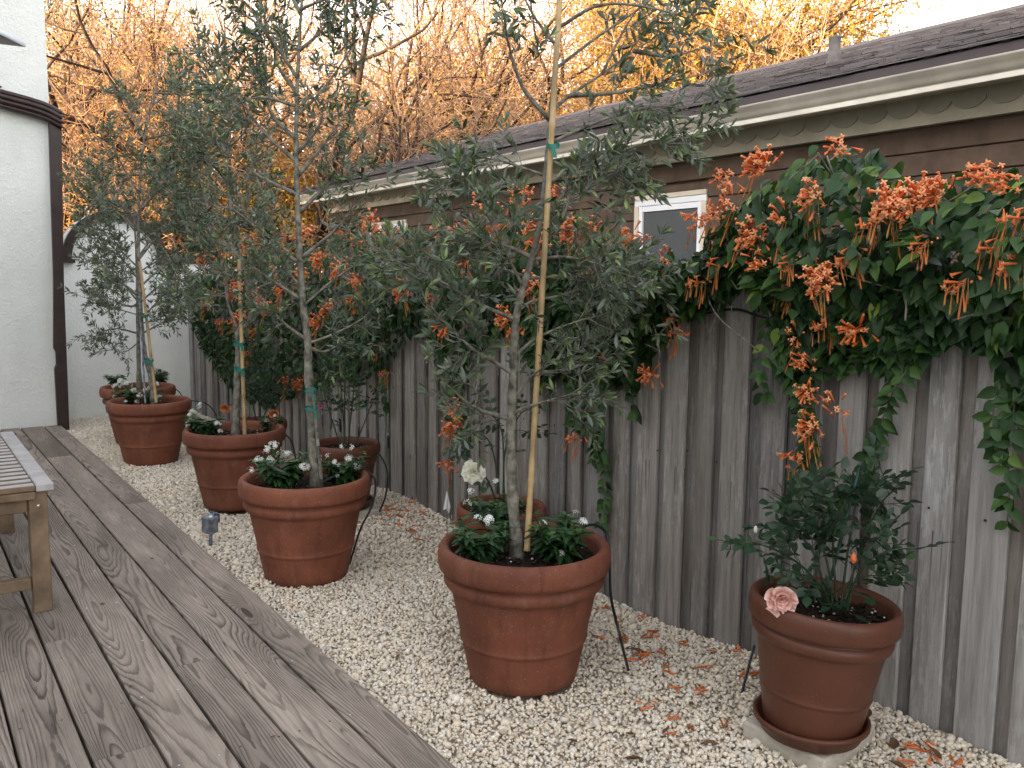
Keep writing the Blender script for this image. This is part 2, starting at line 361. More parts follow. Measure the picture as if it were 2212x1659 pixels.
M['petal_white'] = leaf_mat('cream_rose_petal', [(0, (.62, .48, .18)), (.4, (.84, .80, .62)), (1, (.90, .90, .86))], None, .6, .3, .3, (1, 1, .9))
M['petal_peach'] = leaf_mat('peach_rose_petal', [(0, (.55, .16, .05)), (1, (.72, .30, .14))], None, .6, .3, .3, (1, .8, .6))
M['penta'] = leaf_mat('white_star_petal', [(0, (.06, .12, .04)), (.2, (.76, .79, .70)), (1, (.90, .90, .90))], None, .6, .25, .3, (1, 1, 1))
M['penta_leaf'] = leaf_mat('bedding_leaf', [(0, (.012, .040, .012)), (.6, (.030, .082, .024)), (1, (.085, .16, .035))], None, .5, .2)
M['rose_leaf'] = leaf_mat('rose_leaf', [(0, (.010, .028, .014)), (.7, (.024, .060, .028)), (1, (.06, .13, .03))], (.042, .072, .048), .42, .18)
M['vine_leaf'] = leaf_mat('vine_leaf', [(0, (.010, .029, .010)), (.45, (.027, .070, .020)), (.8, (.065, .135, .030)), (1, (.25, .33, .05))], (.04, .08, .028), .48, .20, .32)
M['trumpet'] = leaf_mat('orange_trumpet', [(0, (.45, .08, .018)), (.45, (.74, .17, .04)), (.75, (.82, .25, .08)), (1, (.86, .44, .22))], None, .55, .25, .3, (1, .7, .4))
M['spent'] = leaf_mat('spent_trumpet', [(0, (.24, .10, .04)), (.5, (.50, .14, .04)), (1, (.45, .28, .10))], None, .7, .2, .2, (1, .8, .5))
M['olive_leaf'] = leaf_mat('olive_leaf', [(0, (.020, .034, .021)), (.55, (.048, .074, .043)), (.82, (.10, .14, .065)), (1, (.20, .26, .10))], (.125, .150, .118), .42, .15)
M['twig'] = plain('orange_twig_bark', (.30, .185, .115), .8, .2, .3, 3.)  # orange-brown bark of the fine twigs
M['twig2'] = plain('pinkish_twig_bark', (.31, .20, .13), .8, .2, .3, 3.)
M['bg_bark'] = plain('shade_darkened_bark', (.050, .034, .027), .9, .2, .3, 5.)  # bark darkened so the limbs read as standing in shade
M['gold'] = leaf_mat('golden_leaf', [(0, (.22, .12, .03)), (.5, (.42, .25, .05)), (.8, (.36, .28, .06)), (1, (.16, .20, .05))], None, .6, .35, .2, (1.2, 1., .4))
M['russet'] = leaf_mat('russet_leaf', [(0, (.30, .14, .05)), (.5, (.46, .27, .09)), (1, (.55, .40, .12))], None, .6, .3, .2, (1.2, .9, .5))
M['dark_leaf'] = leaf_mat('dark_evergreen_leaf', [(0, (.015, .025, .012)), (.6, (.05, .055, .02)), (1, (.16, .12, .03))], None, .55, .25)
M['dead'] = plain('dry_brown_leaf', (.13, .075, .04), .8, .2, .3, 30.)
def glass_mat():
    m, nt, b = mat('window_glass', .05, .6); b.inputs['Base Color'].default_value = (.07, .075, .08, 1); b.inputs['Roughness'].default_value = .12
    return m
M['glass'] = glass_mat()
def shingle_mat():
    m, nt, b = mat('asphalt_shingle', .9, .25); n = N(nt); c = n.coord('Object'); r = n.attr('rnd')
    f = n.noise(n.mapv(c, (1, 1, 1)), 90., 3.); col = n.mix(f, n.ramp(r, [(0, (.065, .058, .062)), (.5, (.125, .110, .112)), (1, (.24, .22, .22))]), (.14, .128, .13))
    n.link(col, b.inputs['Base Color']); n.link(n.bump(f, .4, .004), b.inputs['Normal']); return m
M['shingle'] = shingle_mat()
def pebble_mat():
    m, nt, b = mat('river_pebble', .7, .3); n = N(nt); c = n.coord('Object')
    col = n.attr('col', 'Color'); f = n.noise(c, 160., 3.)
    n.link(n.mix(n.math('MULTIPLY', f, .3), col, (.62, .53, .42)), b.inputs['Base Color']); return m
M['pebble'] = pebble_mat()

# ================================================================== THE SETTING
g = G(); s = 400.; g.add([[-s, -s, -.06], [s, -s, -.06], [s, s, -.06], [-s, s, -.06]], np.array([[0, 1, 2, 3]]))
obj('ground', g, M['lawn'], smooth=False, kind='structure')

FX = 2.22; BACK = 8.28; DECK = .042; EDGE = 1.047
def bump_z(x, y):
    return .010*np.sin(x*5.1+y*2.3)+.008*np.sin(y*4.7-x*3.1+1.)+.030*np.clip((x-1.75)/.45, 0, 1)*(.5+.5*np.sin(y*1.9+.6))-.004
# the bed under the pebbles
xs = np.linspace(EDGE-.12, FX+.06, 24); ys = np.linspace(-1.6, BACK+.02, 150)
XX, YY = np.meshgrid(xs, ys, indexing='ij'); ZZ = bump_z(XX, YY)-.010; ZZ[XX < EDGE+.02] = -.012
i, j = np.meshgrid(np.arange(23), np.arange(149), indexing='ij')
F = np.stack([i*150+j, (i+1)*150+j, (i+1)*150+j+1, i*150+j+1], -1).reshape(-1, 4)
obj('path_bed', G().add(np.stack([XX, YY, ZZ], -1).reshape(-1, 3), F), M['earth'], kind='structure')

# ---- deck: every plank a part
deck = thing('deck', (0, 0, 0), None, None); deck['kind'] = 'structure'
rows = [(.921, EDGE), (.760, .921), (.622, .760), (.475, .622), (.329, .475), (.183, .329), (.037, .183), (-.109, .037), (-.255, -.109), (-.40, -.255), (-.55, -.40), (-.70, -.55), (-.85, -.70), (-1.0, -.85), (-1.15, -1.0), (-1.3, -1.15), (-1.45, -1.3), (-1.6, -1.45), (-1.75, -1.6), (-1.9, -1.75), (-2.05, -1.9), (-2.2, -2.05), (-2.35, -2.2), (-2.5, -2.35), (-2.65, -2.5)]
joints = {0: [4.743, 7.05], 1: [6.3], 2: [2.615, 5.9], 3: [5.2], 4: [2.19, 3.03, 6.6], 5: [4.4], 6: [2.9, 6.2], 7: [4.9]}
for k, (x0, x1) in enumerate(rows):
    js = joints.get(k, [1.3+(k*1.37) % 4., 5.6+(k*.83) % 1.6]); cuts = [-1.6]+js+[7.69]
    for a, b in zip(cuts[:-1], cuts[1:]):
        w = x1-x0-.008-random.random()*.002; L = b-a-.003
        o = obj('plank', G().add(*cbox(w, L, .038, .0028)), M['deck'], deck, smooth=False)
        o.location = ((x0+x1)/2+random.uniform(-.0008, .0008), (a+b)/2, DECK-.019+random.uniform(-.0015, .0015)); o.rotation_euler = (0, random.uniform(-.006, .006), 0)
        if b-a > .6:
            # nail heads at the joists
            gn = G()
            for yy in np.arange(math.ceil(a/.41)*.41, b, .41):
                for xx in (-.045, .045):
                    gn.add(*place(*lathe([(0, .0195), (.003, .0195), (.0034, .0188)], 8), np.eye(3)[None], np.array([[xx+random.uniform(-.008, .008), yy-(a+b)/2+random.uniform(-.006, .006), 0.]])))
            if gn.n and k < 9: obj('nail', gn, M['steel' if k % 3 == 0 else 'hose'], o, kind='stuff')
# joists under the deck
gj = G()
for yy in np.arange(-1.4, 7.6, .41): gj.add(*box((-2.2, yy-.02, -.05), (EDGE-.03, yy+.02, .002)))
obj('joist', gj, M['deck'], deck, smooth=False, kind='stuff')

# ---- pots: where they stand (also keeps pebbles out of their feet)
POTS = {'A': (1.534, 2.068), 'B': (1.331, 3.305), 'C': (1.462, 4.61), 'D': (1.348, 6.014), 'E': (1.46, 6.85)}
ROSE = {'R1': (1.893, 1.285), 'R2': (1.925, 2.75), 'R3': (1.85, 4.05), 'R4': (1.84, 5.33)}

# ---- pebbles: one body of gravel
def ico(sub):
    t = (1+5**.5)/2; v = [(-1, t, 0), (1, t, 0), (-1, -t, 0), (1, -t, 0), (0, -1, t), (0, 1, t), (0, -1, -t), (0, 1, -t), (t, 0, -1), (t, 0, 1), (-t, 0, -1), (-t, 0, 1)]
    f = [(0, 11, 5), (0, 5, 1), (0, 1, 7), (0, 7, 10), (0, 10, 11), (1, 5, 9), (5, 11, 4), (11, 10, 2), (10, 7, 6), (7, 1, 8), (3, 9, 4), (3, 4, 2), (3, 2, 6), (3, 6, 8), (3, 8, 9), (4, 9, 5), (2, 4, 11), (6, 2, 10), (8, 6, 7), (9, 8, 1)]
    v = [unit(p) for p in v]
    for _ in range(sub):
        c = {}; nf = []
        def mid(a, b):
            k = (min(a, b), max(a, b))
            if k not in c: v.append(unit(v[a]+v[b])); c[k] = len(v)-1
            return c[k]
        for a, b, d in f: x, y, z = mid(a, b), mid(b, d), mid(d, a); nf += [(a, x, z), (b, y, x), (d, z, y), (x, y, z)]
        f = nf
    return np.array(v), np.array(f)
def pebble_field(x0, x1, y0, y1, step, sub, size, gg, zadd=0., keep=1.):
    xs = np.arange(x0, x1, step); ys = np.arange(y0, y1, step); X, Y = np.meshgrid(xs, ys, indexing='ij')
    P = np.stack([X.ravel(), Y.ravel()], -1)+rng.uniform(-.55, .55, (X.size, 2))*step
    ok = rng.random(len(P)) < keep
    ok &= (P[:, 0] > EDGE+.006) & (P[:, 0] < FX-.004)
    for c in POTS.values(): ok &= np.hypot(P[:, 0]-c[0], P[:, 1]-c[1]) > .160
    for c in (ROSE['R2'], ROSE['R4']): ok &= np.hypot(P[:, 0]-c[0], P[:, 1]-c[1]) > .12
    for c in (ROSE['R1'], ROSE['R3']): ok &= np.hypot(P[:, 0]-c[0], P[:, 1]-c[1]) > .10
    P = P[ok]; k = len(P); V, Fc = ico(sub)
    # four lumpy templates
    for t in range(4):
        sel = np.arange(k) % 4 == t; n = sel.sum()
        if not n: continue
        W = V*(1+.22*np.sin(V @ rng.normal(size=3)*2.1+t)[:, None]+.10*np.sin(V @ rng.normal(size=3)*4.+1.)[:, None])
        q = rng.normal(size=(n, 4)); q[:, 1:3] *= .45; q /= np.linalg.norm(q, axis=1)[:, None]; a, b, c, d = q.T
        Rm = np.stack([1-2*(c*c+d*d), 2*(b*c-a*d), 2*(b*d+a*c), 2*(b*c+a*d), 1-2*(b*b+d*d), 2*(c*d-a*b), 2*(b*d-a*c), 2*(c*d+a*b), 1-2*(b*b+c*c)], -1).reshape(n, 3, 3)
        s0 = size*np.exp(rng.normal(0, .30, n)); sc = np.stack([s0*rng.uniform(.95, 1.45, n), s0*rng.uniform(.75, 1.05, n), s0*rng.uniform(.55, .75, n)], -1)
        Mx = np.einsum('kij,kj->kij', Rm, sc); T = np.stack([P[sel, 0], P[sel, 1], bump_z(P[sel, 0], P[sel, 1])+rng.uniform(-.0025, .003, n)+zadd], -1)
        base = np.array([[.72, .63, .50], [.76, .69, .57], [.66, .56, .43], [.69, .64, .56], [.80, .75, .66], [.52, .49, .45], [.70, .59, .44], [.44, .36, .28]])
        ci = rng.choice(8, n, p=[.26, .22, .13, .14, .13, .04, .06, .02]); col = base[ci]*rng.uniform(.85, 1.12, (n, 1))
        WV, WF = place(W, Fc, Mx, T); gg.add(WV, WF, col=np.repeat(col, len(V), 0))
gp = G()
pebble_field(EDGE, FX, .90, 1.45, .0104, 1, .0055, gp); pebble_field(EDGE, FX, 1.45, 3.2, .0110, 0, .0058, gp); pebble_field(EDGE, FX, 3.2, BACK, .0150, 0, .0075, gp); pebble_field(EDGE, FX, -.6, .90, .02, 0, .0105, gp)
pebble_field(EDGE, FX, .6, 2.6, .030, 0, .0074, gp, .005, .45)
obj('gravel', gp, M['pebble'], kind='stuff', label='cream and beige river pebble gravel between deck and fence', cat='gravel')

# ---- fence
fence = thing('picket_fence', (FX, 3.5, 0), 'weathered grey wooden fence of uneven vertical boards behind the pots', 'fence')
y = -1.0; k = 0
while y < BACK-.01:
    w = random.choice((.078, .086, .095, .106)) if k % 2 == 0 else random.choice((.030, .036, .044, .054))
    w = min(w, BACK-y); z1 = 1.272+random.uniform(-.012, .010)
    V, Ff = cbox(.016, w-.005 if k % 2 == 0 else w+.036, z1+.08, .002)
    o = obj('picket', G().add(V, Ff), M['fence' if k % 2 == 0 else 'fence2'], fence, smooth=False)
    dx = 0.008 if k % 2 == 0 else 0.0300
    if k % 2 == 0 and random.random() < .25: dx -= .007
    o.location = (dx+random.uniform(-.003, .003), y+w/2-3.5, (z1-.08)/2); o.rotation_euler = (random.uniform(-.004, .004), random.uniform(-.004, .004), random.uniform(-.012, .012))
    y += w; k += 1
gn = G(); nl_t = lathe([(0, .002), (.0028, .0015), (.0034, 0.), (.0034, -.002)], 7); rn = np.random.default_rng(4)
Rn = np.array([[0, 0, -1.], [0, 1, 0], [1, 0, 0]]); yq = -.95
while yq < BACK:
    for z in (.62, 1.16):
        if rn.random() < .8: gn.add(*place(*nl_t, Rn[None], np.array([[-.0015, yq-3.5+rn.uniform(-.01, .01), z+rn.uniform(-.012, .012)]])))
    yq += rn.uniform(.05, .09)
obj('nail', gn, M['hose'], fence, kind='stuff')
for z in (.3, .75, 1.17):
    o = obj('rail', G().add(*cbox(.04, BACK+1., .075, .003)), M['fence'], fence, smooth=False); o.location = (.058, (BACK-1.)/2-3.5, z)

# ---- white garden wall with an arch, across the end of the path
gw = thing('garden_wall', (1.7, BACK, 0), 'white stucco wall with a round brown-trimmed arch at the path end', 'wall')
cx_, rz_, Ro = 1.62, 1.39, .43
top = [(FX+.3, 1.36), (cx_+Ro, 1.36)]+[(cx_+Ro*math.cos(a), 1.375+Ro*math.sin(a)) for a in np.linspace(0, math.pi, 25)]+[(cx_-Ro, 1.36), (.7, 1.36)]
pts = [(.7, -.05), (FX+.3, -.05)]+top; npt = len(pts)
def slab(poly, y0, y1):
    n = len(poly); V = [(x, y0, z) for x, z in poly]+[(x, y1, z) for x, z in poly]; Q = [[i, (i+1) % n, n+(i+1) % n, n+i] for i in range(n)]
    return V, Q
import bmesh
def poly_solid(poly, y0, y1, axis='y', bev=0.):
    bm = bmesh.new(); V, Q = slab(poly, y0, y1); n = len(poly)
    vs = [bm.verts.new(v if axis == 'y' else (v[1], v[0], v[2])) for v in V]
    bm.faces.new(vs[:n]); bm.faces.new(vs[n:][::-1])
    for q in Q: bm.faces.new([vs[a] for a in q])
    if bev: bmesh.ops.bevel(bm, geom=[e for e in bm.edges], offset=bev, segments=2, affect='EDGES')
    bmesh.ops.recalc_face_normals(bm, faces=bm.faces); me = bpy.data.meshes.new('solid'); bm.to_mesh(me); bm.free(); return me
me = poly_solid([(x-1.7, z) for x, z in pts], 0., .22); me.materials.append(M['stucco2']); obj('wall_body', me, parent=gw)
arc = [(cx_+Ro*1.0*math.cos(a), 1.375+Ro*math.sin(a)) for a in np.linspace(0, math.pi, 25)]; inn = [(cx_+(Ro-.075)*math.cos(a), 1.375+(Ro-.075)*math.sin(a)) for a in np.linspace(math.pi, 0, 25)]
me = poly_solid([(x-1.7, z) for x, z in arc+inn], -.055, -.002); me.materials.append(M['brown']); obj('arch_trim', me, parent=gw)
for sx in (-1, 1):
    x0 = cx_+sx*(Ro-.048)-1.7; obj('trim_foot', G().add(*box((x0-.05, -.075, 1.345), (x0+.05, -.003, 1.378))), M['brown'], gw, smooth=False)
obj('coping', G().add(*box((cx_+Ro-1.68, -.02, 1.362), (FX+.3-1.7, .24, 1.392))), M['brown'], gw, smooth=False)

# ---- white house on the left: the wing whose end wall closes the deck, and the unseen main range, sized and placed to shade the yard
house = thing('stucco_house', (0, 7.7, 0), 'white stucco house with dark brown corner trim at the left edge', 'house')
obj('wing_wall', G().add(*box((-12., 0., -.06), (1.075, 4.3, 4.6))), M['stucco'], house, smooth=False)
obj('unseen_main_wall', G().add(*box((-12., -24., -.06), (-4.5, -.003, 6.4))), M['stucco'], house, smooth=False)
# corner board with its worn notch
cb = [(1.018, -.05), (1.100, -.05), (1.112, 1.2), (1.150, 2.45), (1.062, 2.45), (1.040, 1.2), (1.016, .66), (1.036, .63), (1.036, .53), (1.016, .50)]
me = poly_solid(cb, -.055, -.003, bev=.004); me.materials.append(M['brown']); obj('corner_board', me, parent=house)
# moulded band that sweeps down to the corner
bp = spline(np.array([(-6., -.035, 3.10), (0., -.035, 2.66), (.75, -.035, 2.535), (.95, -.035, 2.50), (1.06, -.035, 2.47), (1.15, -.035, 2.425)]), 5)
gb = G()
for k, (dz, dy, r) in enumerate(((.052, -.045, .020), (.018, -.055, .021), (-.016, -.050, .020), (-.048, -.035, .019))):
    gb.add(*tube(bp+np.array([0, dy, dz]), r, 8))
V, F = tube(bp, 1., 4); nb = len(bp)
vv = []
for p in bp:
    vv += [(p[0], -.05, p[2]-.06), (p[0], -.05, p[2]+.066), (p[0], .0-.002, p[2]+.07), (p[0], -.002, p[2]-.06)]
i, j = np.meshgrid(np.arange(nb-1), np.arange(4), indexing='ij'); kk = (j+1) % 4
gb.add(vv, [np.stack([i*4+j, i*4+kk, (i+1)*4+kk, (i+1)*4+j], -1).reshape(-1, 4), np.array([[0, 1, 2, 3], [nb*4-1, nb*4-2, nb*4-3, nb*4-4]])])
obj('moulded_band', gb, M['brown'], house)

# ---- neighbour's house
NX = 5.35; NY0, NY1 = -7., 12.2
nb_ = thing('neighbour_house', (NX, 3., 0), 'low brown house with cream scalloped eaves and shingle roof beyond the fence', 'house')
wins = [('window', 4.835, 5.665, 1.15, 1.99), ('window', 9.83, 10.96, 1.35, 2.02)]
obj('wall_core', G().add(*box((.05, NY0-3., -.06), (4., NY1-3., 2.4))), M['siding'], nb_, smooth=False)
# siding boards, cut round the windows
zb = 2.205; bh = .145; z = zb; r_ = random.Random(3)
while z > .2:
    z0 = max(z-bh, .2); spans = [(NY0, NY1)]
    for _, a, b, c, d in wins:
        if z0 < d-.01 and z > c:
            spans = [t for s_ in spans for t in ((s_[0], min(s_[1], a)), (max(s_[0], b), s_[1])) if t[1]-t[0] > .02]
    for s_ in spans:
        cuts = [s_[0]]; q = s_[0]+r_.uniform(1.5, 3.6)
        while q < s_[1]-1.: cuts.append(q); q += r_.uniform(2.2, 4.)
        cuts.append(s_[1])
        for a, b in zip(cuts[:-1], cuts[1:]):
            if z0 < 1.1 and b < 1.: continue
            V, Ff = cbox(.024, b-a-.003, z-z0-.006, .004); V = V.copy(); V[:, 0] += np.where(V[:, 2] < 0, -.010, 0)
            V[:, 2] += 0; o = obj('siding_board', G().add(V, Ff), M['siding'], nb_, smooth=False); o.location = (.034, (a+b)/2-3., (z+z0)/2)
    z = z0
# windows
for k, (nm, a, b, c, d) in enumerate(wins):
    w = obj('window', G().add(*box((.045, a-3., c), (.049, b-3., d))), M['fascia'], nb_, smooth=False)
    w['label'] = 'white-framed window half hidden by the orange vine' if k == 0 else 'white-framed window top showing over the vine behind olive foliage'
    t = .055
    def fr(name, y0, y1, z0, z1, x0, x1, m):
        obj(name, G().add(*box((x0, y0-3., z0), (x1, y1-3., z1))), m, w, smooth=False)
    fr('head', a+.002, b-.002, d-.05, d-.012, .004, .044, M['cream']); fr('frame', a+.002, b-.002, d-.10, d-.052, .012, .044, M['frame'])
    for (p, q) in ((a+.002, a+.05), (b-.05, b-.002)): fr('casing', p, q, c, d-.102, .008, .044, M['cream'])
    for (p, q) in ((a+.052, a+.095), (b-.095, b-.052)): fr('sash', p, q, c, d-.102, .016, .044, M['frame'])
    fr('sash', a+.097, b-.097, d-.15, d-.104, .018, .043, M['frame']); fr('sash', a+.097, b-.097, c, c+.05, .018, .043, M['frame'])
    fr('pane', a+.097, b-.097, c+.052, d-.152, .034, .038, M['glass'])
# frieze with hanging scallops
obj('frieze', G().add(*box((-.012, NY0-3., 2.222), (.046, NY1-3., 2.44))), M['cream'], nb_, smooth=False)
sw = .21; k = 0; tpl = [(-sw/2, 2.43-2.43), (sw/2, 0.)]+[(sw/2*math.cos(a), -.085-.072*math.sin(a)) for a in np.linspace(0, math.pi, 13)]
me = poly_solid(tpl, -.030, -.013, 'x', 0.); me.materials.append(M['taupe'])
for yy in np.arange(NY0+.1, NY1-.05, sw): obj('scallop', me, parent=nb_, loc=(0, yy-3., 2.437))
obj('soffit', G().add(*box((-.335, NY0-3., 2.438), (-.013, NY1+.2-3., 2.452))), M['taupe'], nb_, smooth=False)
obj('soffit_vent', G().add(*box((-.24, 3.62-3., 2.428), (-.12, 4.5-3., 2.437))), M['fascia'], nb_, smooth=False)
M['lip'] = plain('off_white_lip_paint', (.60, .57, .50), .5, .4, .08, 3.)
M['gutter'] = plain('greyed_gutter_paint', (.50, .465, .41), .5, .4, .14, 2.5, .05)
# gutter: an ogee trough along the eave
gx = -.35
prof = [(gx+.10, 2.455), (gx+.10, 2.345), (gx+.015, 2.338), (gx-.004, 2.342), (gx-.008, 2.374), (gx+.006, 2.380), (gx+.004, 2.384), (gx-.012, 2.388), (gx-.018, 2.41), (gx-.040, 2.43), (gx-.060, 2.452), (gx-.068, 2.462), (gx-.060, 2.466), (gx-.05, 2.462)]
m_ = len(prof); V = [(x, NY0-3., z) for x, z in prof]+[(x, NY1+.2-3., z) for x, z in prof]
obj('gutter', G().add(V, np.array([[i, i+1, m_+i+1, m_+i] for i in range(m_-1)])), M['gutter'], nb_, smooth=True)
obj('gutter_lip', G().add(*box((gx-.0125, NY0-3., 2.344), (gx-.0085, NY1+.2-3., 2.372))), M['lip'], nb_, smooth=False)
obj('fascia_board', G().add(*box((gx-.045, NY0-3., 2.458), (gx+.1, NY1+.2-3., 2.522))), M['fascia'], nb_, smooth=False)
# roof: rows of shingles on a sloping deck, both slopes
SL = .352; ex, ez = gx-.055, 2.526; RX = 2.25; nrow = 19
def roof_z(x): return ez+SL*(x-ex) if x < RX else ez+SL*(RX-ex)-SL*(x-RX)
gr = G()
gr.add([(ex+.01, NY0-3., ez-.004), (ex+.01, NY1+.2-3., ez-.004), (RX, NY1+.2-3., roof_z(RX)-.02), (RX, NY0-3., roof_z(RX)-.02), (RX+2.6, NY1+.2-3., roof_z(RX+2.6)-.02), (RX+2.6, NY0-3., roof_z(RX+2.6)-.02), (ex+.01, NY1+.2-3., 2.46), (RX+2.6, NY1+.2-3., 2.46)], [np.array([[0, 1, 2, 3], [3, 2, 4, 5]]), np.array([[1, 6, 2], [2, 6, 7], [2, 7, 4]])], rnd=.3)
ln = math.hypot(1, SL); cs, sn = 1/ln, SL/ln
Vt, Ft = box((0, 0, 0), (1, 1, 1)); TV = []
rows_ = np.arange(nrow); L_ = (RX-ex)*ln; stp = L_/nrow
for r in rows_:
    yy = NY0+(r % 2)*.06
    while yy < NY1+.1:
        w = rng.choice([.08, .11, .15, .19]); dz = rng.uniform(.003, .016); s0 = r*stp-rng.uniform(0, .014); s1 = (r+1)*stp+.03
        c = [(s0, yy, .010), (s0, yy+w-.006, .010), (s1, yy+w-.006, .0), (s1, yy, .0)]
        P = []
        for up in (0, dz):
            for (s_, y_, n_) in c:
                h = (n_+up) if s_ == s0 else n_*.2+.0015+up*.25
                P.append((ex+s_*cs-h*sn, y_-3., ez+s_*sn+h*cs))
        TV.append(P); yy += w
TV = np.array(TV); kq = len(TV); gr.add(TV.reshape(-1, 3), (BOXF[None]+(np.arange(kq)*8)[:, None, None]).reshape(-1, 4), rnd=np.repeat(np.clip(rng.normal(.45, .25, kq), 0, 1), 8))
obj('shingle_roof', gr, M['shingle'], nb_, smooth=False, kind='stuff')
obj('ridge_cap', G().add(*tube(np.array([(RX, yy-3., roof_z(RX)+.012+.004*math.sin(yy*3.)) for yy in np.arange(NY0, NY1+.2, .12)]), .035, 6), rnd=.4), M['shingle'], nb_, smooth=False)
M['pipe'] = plain('grey_pipe', (.12, .11, .105), .6, .3, .15, 12.)
vp = lathe([(.0, 0.), (.062, 0.), (.062, .03), (.050, .04), (.060, .055), (.048, .065), (.056, .08), (.046, .09), (.046, .21), (.050, .215), (.050, .225), (.036, .225), (.036, .1)], 20)
o = obj('vent_pipe', G().add(*vp), M['pipe'], nb_); px_ = .95; o.location = (px_, 4.38-3., roof_z(px_)-.02); o['label'] = 'short grey vent pipe standing on the shingles'

# ================================================================== POTS
SH = .42
def pot_profile(R, Rb, H, lip=.035):
    k = R/.265; h = H/.42
    return [(0, .004), (Rb*.94, 0.), (Rb, .006)]+[(Rb+(R*.845-Rb)*q/.285, q*h) for q in (.03, .06, .09, .115, .124)]+[(Rb+(R*.845-Rb)*.1285/.285+.0030*k, .1275*h), (Rb+(R*.845-Rb)*.132/.285+.0042*k, .1315*h), (Rb+(R*.845-Rb)*.136/.285+.0022*k, .1365*h)]+[(Rb+(R*.845-Rb)*q/.285, q*h) for q in (.141, .16, .19, .22, .25, .275)]+[
            (R*.845, .285*h), (R*.86, .292*h), (R*.905, .298*h), (R*.925, .306*h), (R*.932, .316*h), (R*.925, .326*h), (R*.895, .334*h), (R*.875, .338*h), (R*.885, .342*h),
            (R*.955, .346*h), (R*.985, .352*h), (R*.995, .362*h), (R, .385*h), (R*.995, .402*h), (R*.975, .414*h), (R*.945, .42*h), (R*.905, .419*h), (R*.875, .412*h), (R*.86, .398*h), (R*.85, .33*h), (R*.78, .20*h)]
def soil_disc(R, seed):
    r = np.random.default_rng(seed); n = 40; rings = 9; V = [(0, 0, 0.004)]; F = []; T = []
    for i in range(1, rings+1):
        for a in np.arange(n)*2*math.pi/n: V.append((R*i/rings*math.cos(a), R*i/rings*math.sin(a), r.uniform(-.006, .008) if i < rings else -.004))
    T = [[0, 1+j, 1+(j+1) % n] for j in range(n)]
    for i in range(rings-1):
        for j in range(n): F.append([1+i*n+j, 1+(i+1)*n+j, 1+(i+1)*n+(j+1) % n, 1+i*n+(j+1) % n])
    return np.array(V), [np.array(F), np.array(T)]
def mulch(gg, R, z, n, sd, sc_=1):
    r = np.random.default_rng(sd); V, F = box((-.5, -.5, -.5), (.5, .5, .5)); a = r.uniform(0, 6.28, n); q = R*np.sqrt(r.random(n)); th = r.uniform(0, 6.28, n)
    Mx = np.zeros((n, 3, 3)); L = r.uniform(.008, .03, n)*sc_; w = r.uniform(.003, .007, n)*(1 if sc_ == 1 else .8)
    Mx[:, 0, 0] = np.cos(th)*L; Mx[:, 1, 0] = np.sin(th)*L; Mx[:, 0, 1] = -np.sin(th)*w; Mx[:, 1, 1] = np.cos(th)*w; Mx[:, 2, 2] = w*.8; Mx[:, 2, 0] = r.uniform(-.3, .3, n)*L
    gg.add(*place(V, F, Mx, np.stack([q*np.cos(a), q*np.sin(a), z+r.uniform(.0, .008, n)], -1)))
M['mulch'] = plain('bark_mulch', (.035, .022, .015), .9, .2, .5, 50.)
M['perlite'] = plain('perlite', (.6, .6, .58), .8, .2, .05, 50.)
def make_pot(name, c, R, Rb, H, mt, label, group, z0=0., tilt=(0, 0), rot=0., soil=True, wob=.004, sd=1):
    t = thing(name, (c[0], c[1], z0), label, 'pot', group)
    obj('pot_body', G().add(*lathe(pot_profile(R, Rb, H), 72, wob)), mt, t)
    sz = H-.052*H/.42
    g_ = G().add(*soil_disc(R*.862, sd)); s_ = obj('soil', g_, M['soil'], t, loc=(0, 0, sz))
    gm = G(); mulch(gm, R*.82, 0., 260, sd); obj('bark_chip', gm, M['mulch'], s_, kind='stuff')
    gm = G(); mulch(gm, R*.82, .002, 40, sd+9, .22); gm.V = [v for v in gm.V]; obj('perlite', gm, M['perlite'], s_, kind='stuff')
    t.rotation_euler = (tilt[0], tilt[1], rot); return t
PL = {'A': 'large terracotta pot nearest the camera, in the centre of the gravel', 'B': 'large terracotta pot beside the deck, next behind the nearest one', 'C': 'large terracotta pot close behind the pot with the galvanised light beside it', 'D': 'large terracotta pot standing in front of the white end wall', 'E': 'large terracotta pot farthest back, touching the white wall behind another pot'}
for k, c in POTS.items(): make_pot('terracotta_pot', c, .265, .166, SH+.002, M['terra'], PL[k], 'terracotta pots with olive trees', z0=-.004, rot=ord(k)*1.3, sd=ord(k))
# paving slabs and the rose pots
def slab_thing(c, rz, size, label, z=.0):
    t = obj('paving_slab', G().add(*cbox(size[0], size[1], .055, .006)), M['paver'], smooth=False, label=label, cat='paving slab', group='slabs under rose pots'); t.location = (c[0], c[1], z+.022); t.rotation_euler = (.02, -.03, rz); return t
slab_thing((1.915, 1.305), .06, (.245, .245), 'pale concrete slab under the brown pot with the pink rose')
slab_thing((1.86, 4.05), -.1, (.27, .27), 'pale concrete slab under the small pot by the fence behind the light')
def saucer(c, R, z, label):
    p = [(0, .003), (R*.8, 0.), (R*.86, .003), (R*.93, .028), (R, .034), (R, .044), (R*.965, .047), (R*.93, .042), (R*.84, .012), (0, .010)]
    return obj('saucer', G().add(*lathe(p, 56)), M['terra2'], label=label, cat='saucer', loc=(c[0], c[1], z), group='saucers under rose pots')
def rose_pot(key, R, Rb, H, z0, label, mt, tilt=(0, 0)): return make_pot('rose_pot', ROSE[key], R, Rb, H, mt, label, 'rose pots along the fence', z0=z0, tilt=tilt, sd=len(label), wob=.002)
saucer(ROSE['R1'], .146, .049, 'brown saucer under the pot with the pink rose'); saucer(ROSE['R3'], .14, .049, 'brown saucer on the slab under the small fence pot')
